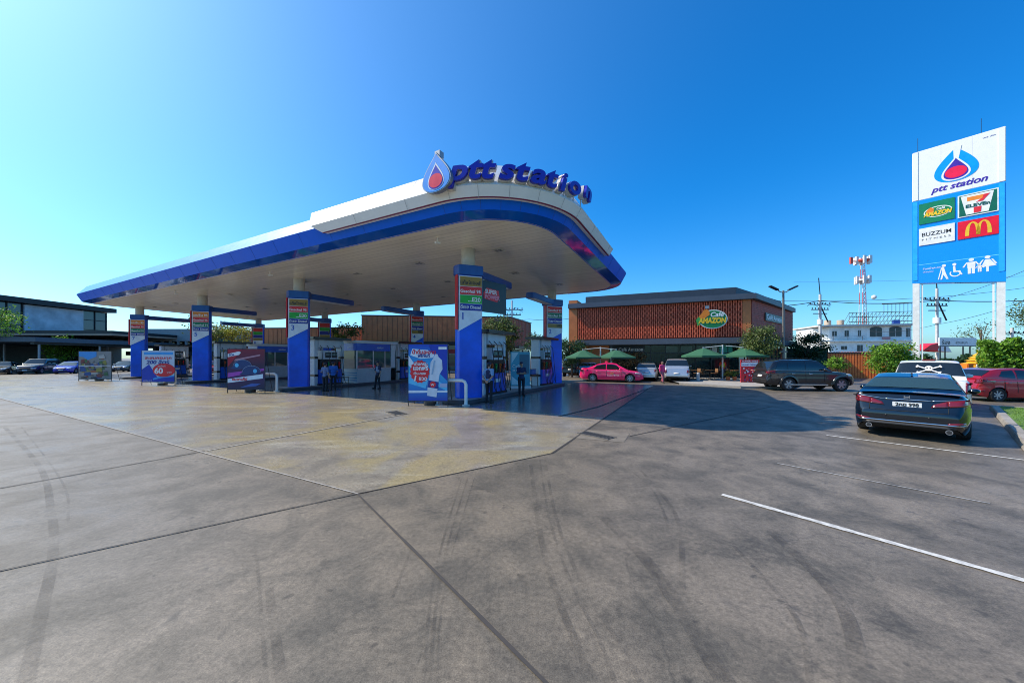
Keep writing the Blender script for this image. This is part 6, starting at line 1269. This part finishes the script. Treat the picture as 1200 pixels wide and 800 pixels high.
# ---------------------------------------------------------------- parasols on the terrace
m_um = grad('parasol_green', [(0, (.018, .10, .05)), (1, (.022, .115, .058))], .8)
def parasol(loc, label, sx, pole=True):
    o = empty('parasol', loc, R(-8), label, 'parasol', 'green cantilever parasols on the terrace'); z0, z1, r = 1.95, 2.52, 1.60; b = MB(); n = 8
    pts = [(r*math.cos(2*math.pi*(i+.5)/n), r*math.sin(2*math.pi*(i+.5)/n)) for i in range(n)]; rows = []
    for t, z in ((1, z0), (.75, z0+.14), (.5, z0+.31), (.25, z0+.49), (.03, z1)): rows.append([(x*t, y_*t, z) for x, y_ in pts])
    rows = [[(x, y_, z0-.13) for x, y_ in pts]]+rows; b.grid(rows, True); b.build('canopy', m_um, o, ang=8)
    rb = MB(); [rb.cyl((0, 0, z1-.06), (x*.98, y_*.98, z0-.03), .012, n=5) for x, y_ in pts]; rb.build('ribs', m_al, o)
    MB().cyl((0, 0, z1), (0, 0, z1+.12), .04).build('finial', m_al, o)
    MB().tube([(0, 0, z1+.08), (sx*1.2, 0, z1+.02), (sx*2.3, 0, z1-.35)] if False else [(0, 0, z1+.05), (sx*.7, 0, z1+.14), (sx*1.4, 0, z1+.20)], .03, 6).build('arm', m_pt, o)
    if pole: MB().cyl((sx*1.46, .0, .0), (sx*1.46, .0, z1+.28), .055).build('pole', m_pt, o); bx('base', m_conw, o, sx*1.46-.35, sx*1.46+.35, -.35, .35, 0, .09)
    return o
parasol(PX(683, 30, .0), 'green parasol farthest left, in front of the orange cafe wall', 1); parasol(PX(722, 29.7, .0), 'green parasol above the pink taxi', -1, False) ; parasol(PX(824, 28.6, .125), 'green parasol right of the silver pickup', 1); parasol(PX(873, 28.2, .125), 'green parasol partly behind the small tree', -1, False)
m_wd = M('table_wood', (.25, .13, .06), .6)
def cafe_set(px, Y, label):
    o = empty('cafe_table', PX(px, Y, .125), R(15), label, 'table', 'cafe tables on the terrace'); MB().cyl((0,0,.70), (0,0,.74), .38, n=20).build('top', m_wd, o); MB().cyl((0,0,0), (0,0,.7), .035).build('stem', m_dk, o); MB().cyl((0,0,0), (0,0,.03), .24).build('foot', m_dk, o); return o
def chair(loc, rz, label):
    o = empty('cafe_chair', loc, rz, label, 'chair', 'cafe chairs on the terrace'); bx('seat', m_wd, o, -.21, .21, -.21, .21, .43, .47, .01); bx('backrest', m_wd, o, -.21, .21, .19, .22, .55, .86, .01)
    for x in (-.19, .19):
        for y_ in (-.19, .19): MB().cyl((x, y_, 0), (x, y_, .86 if y_ > 0 else .43), .016, n=6).build('leg', m_dk, o)
    return o
ct = cafe_set(812, 29.6, 'round wooden table just right of the silver pickup'); c2_ = place(ct, PX(832, 29.8, .125), 0, 'round wooden table left of the red capped person'); c3_ = place(ct, PX(862, 29.2, .125), 0, 'round wooden table left of the red poster board')
ch = chair(PX(807, 29.2, .125), R(80), 'wooden chair left of the table beside the silver pickup')
for px, Y, rz, l in ((817, 30.2, -70, 'wooden chair right of the table beside the silver pickup'), (826.5, 29.4, 85, 'wooden chair left of the middle terrace table'), (837.5, 30.1, -80, 'wooden chair right of the middle terrace table'), (857, 29.0, 80, 'wooden chair left of the terrace table nearest the poster board'), (867, 29.5, -90, 'wooden chair right of the terrace table nearest the poster board')): place(ch, PX(px, Y, .125), R(rz), l)
fb = empty('flower_pot', PX(853, 27.9, .125), 0, 'small terracotta pot with yellow leaved plant beside the parasol pole', 'potted plant'); MB().cyl((0,0,0), (0,0,.3), .12, .16, 16).build('pot', m_orange, fb, smooth=True); me, C_l = crown_me((0, 0, .5), (.22, .22, .22), 260, .06, 8, .35, 2); link('leaves', me, lg4, fb)
fb = empty('flower_pot', PX(861, 27.7, .125), 0, 'small terracotta pot with green plant left of the poster board', 'potted plant'); MB().cyl((0,0,0), (0,0,.3), .12, .16, 16).build('pot', m_orange, fb, smooth=True); me, C_l = crown_me((0, 0, .5), (.22, .22, .25), 260, .06, 8, .35, 3); link('leaves', me, lg1, fb)
bo = empty('bollard', PX(818, 27.6, .12), 0, 'short pale concrete bollard on the terrace kerb beside the silver pickup', 'bollard'); MB().cyl((0,0,0), (0,0,.55), .13, .12, 14).build('post', m_conw, bo, smooth=True); MB().sph((0,0,.55), (.125,.125,.08)).build('top', m_conw, bo, smooth=True)

# ---------------------------------------------------------------- spirit shrine
sr = empty('spirit_shrine', PX(1146, 21.5), R(-8), 'small golden Thai spirit shrine on orange and white base', 'shrine'); m_gd = M('shrine_gold', (.80, .45, .03), .35, .2); m_so = M('shrine_orange', (.75, .20, .02), .5)
MB().cyl((0,0,0), (0,0,.9), .28, .22, 12).build('pedestal', m_conw, sr); bx('terrace', m_conw, sr, -.95, .95, -.7, .7, .9, 1.0); bx('upper_terrace', m_so, sr, -.55, .55, -.45, .45, 1.25, 1.34); MB().sph((0, -.1, 1.12), (.48, .42, .16), 16, 8).build('garland', m_so, sr, smooth=True)
for x in (-.9, .9): bx('side_drape', m_so, sr, x-.16, x+.16, -.55, .1, 1.0, 1.55, .03)
b = MB()
for sx in (-1, 1): b.tube([(sx*.6, -.5, 1.35), (0, -.52, 1.05)], .03, 6)
b.build('white_drape', m_tw, sr)
for k, (w, z0, z1) in enumerate(((.44, 1.342, 1.60), (.34, 1.60, 1.78), (.25, 1.78, 1.94), (.15, 1.94, 2.08))):
    MB().prism([(-w, -w*.8), (w, -w*.8), (w, w*.8), (-w, w*.8)], z0+.002, z1-.06).build('tier', m_gd, sr, bevel=.01)
    MB().add([(-w*1.2, -w, z1-.06), (w*1.2, -w, z1-.06), (w*1.2, w, z1-.06), (-w*1.2, w, z1-.06), (-w*.5, 0, z1+.10), (w*.5, 0, z1+.10)], [(0,3,2,1),(0,1,5,4),(1,2,5),(2,3,4,5),(3,0,4)]).build('tier_roof', m_gd, sr)
MB().cyl((0,0,2.08), (0,0,2.42), .06, .008, 8).build('spire', m_gd, sr)
for sx in (-1, 1): MB().cyl((sx*.42, -.3, 1.34), (sx*.42, -.3, 1.75), .05, .01, 8).build('side_spire', m_gd, sr)
for sx in (-1, 1): bx('post', m_tw, sr, sx*.6-.03, sx*.6+.03, -.6, -.54, 1.0, 1.5)
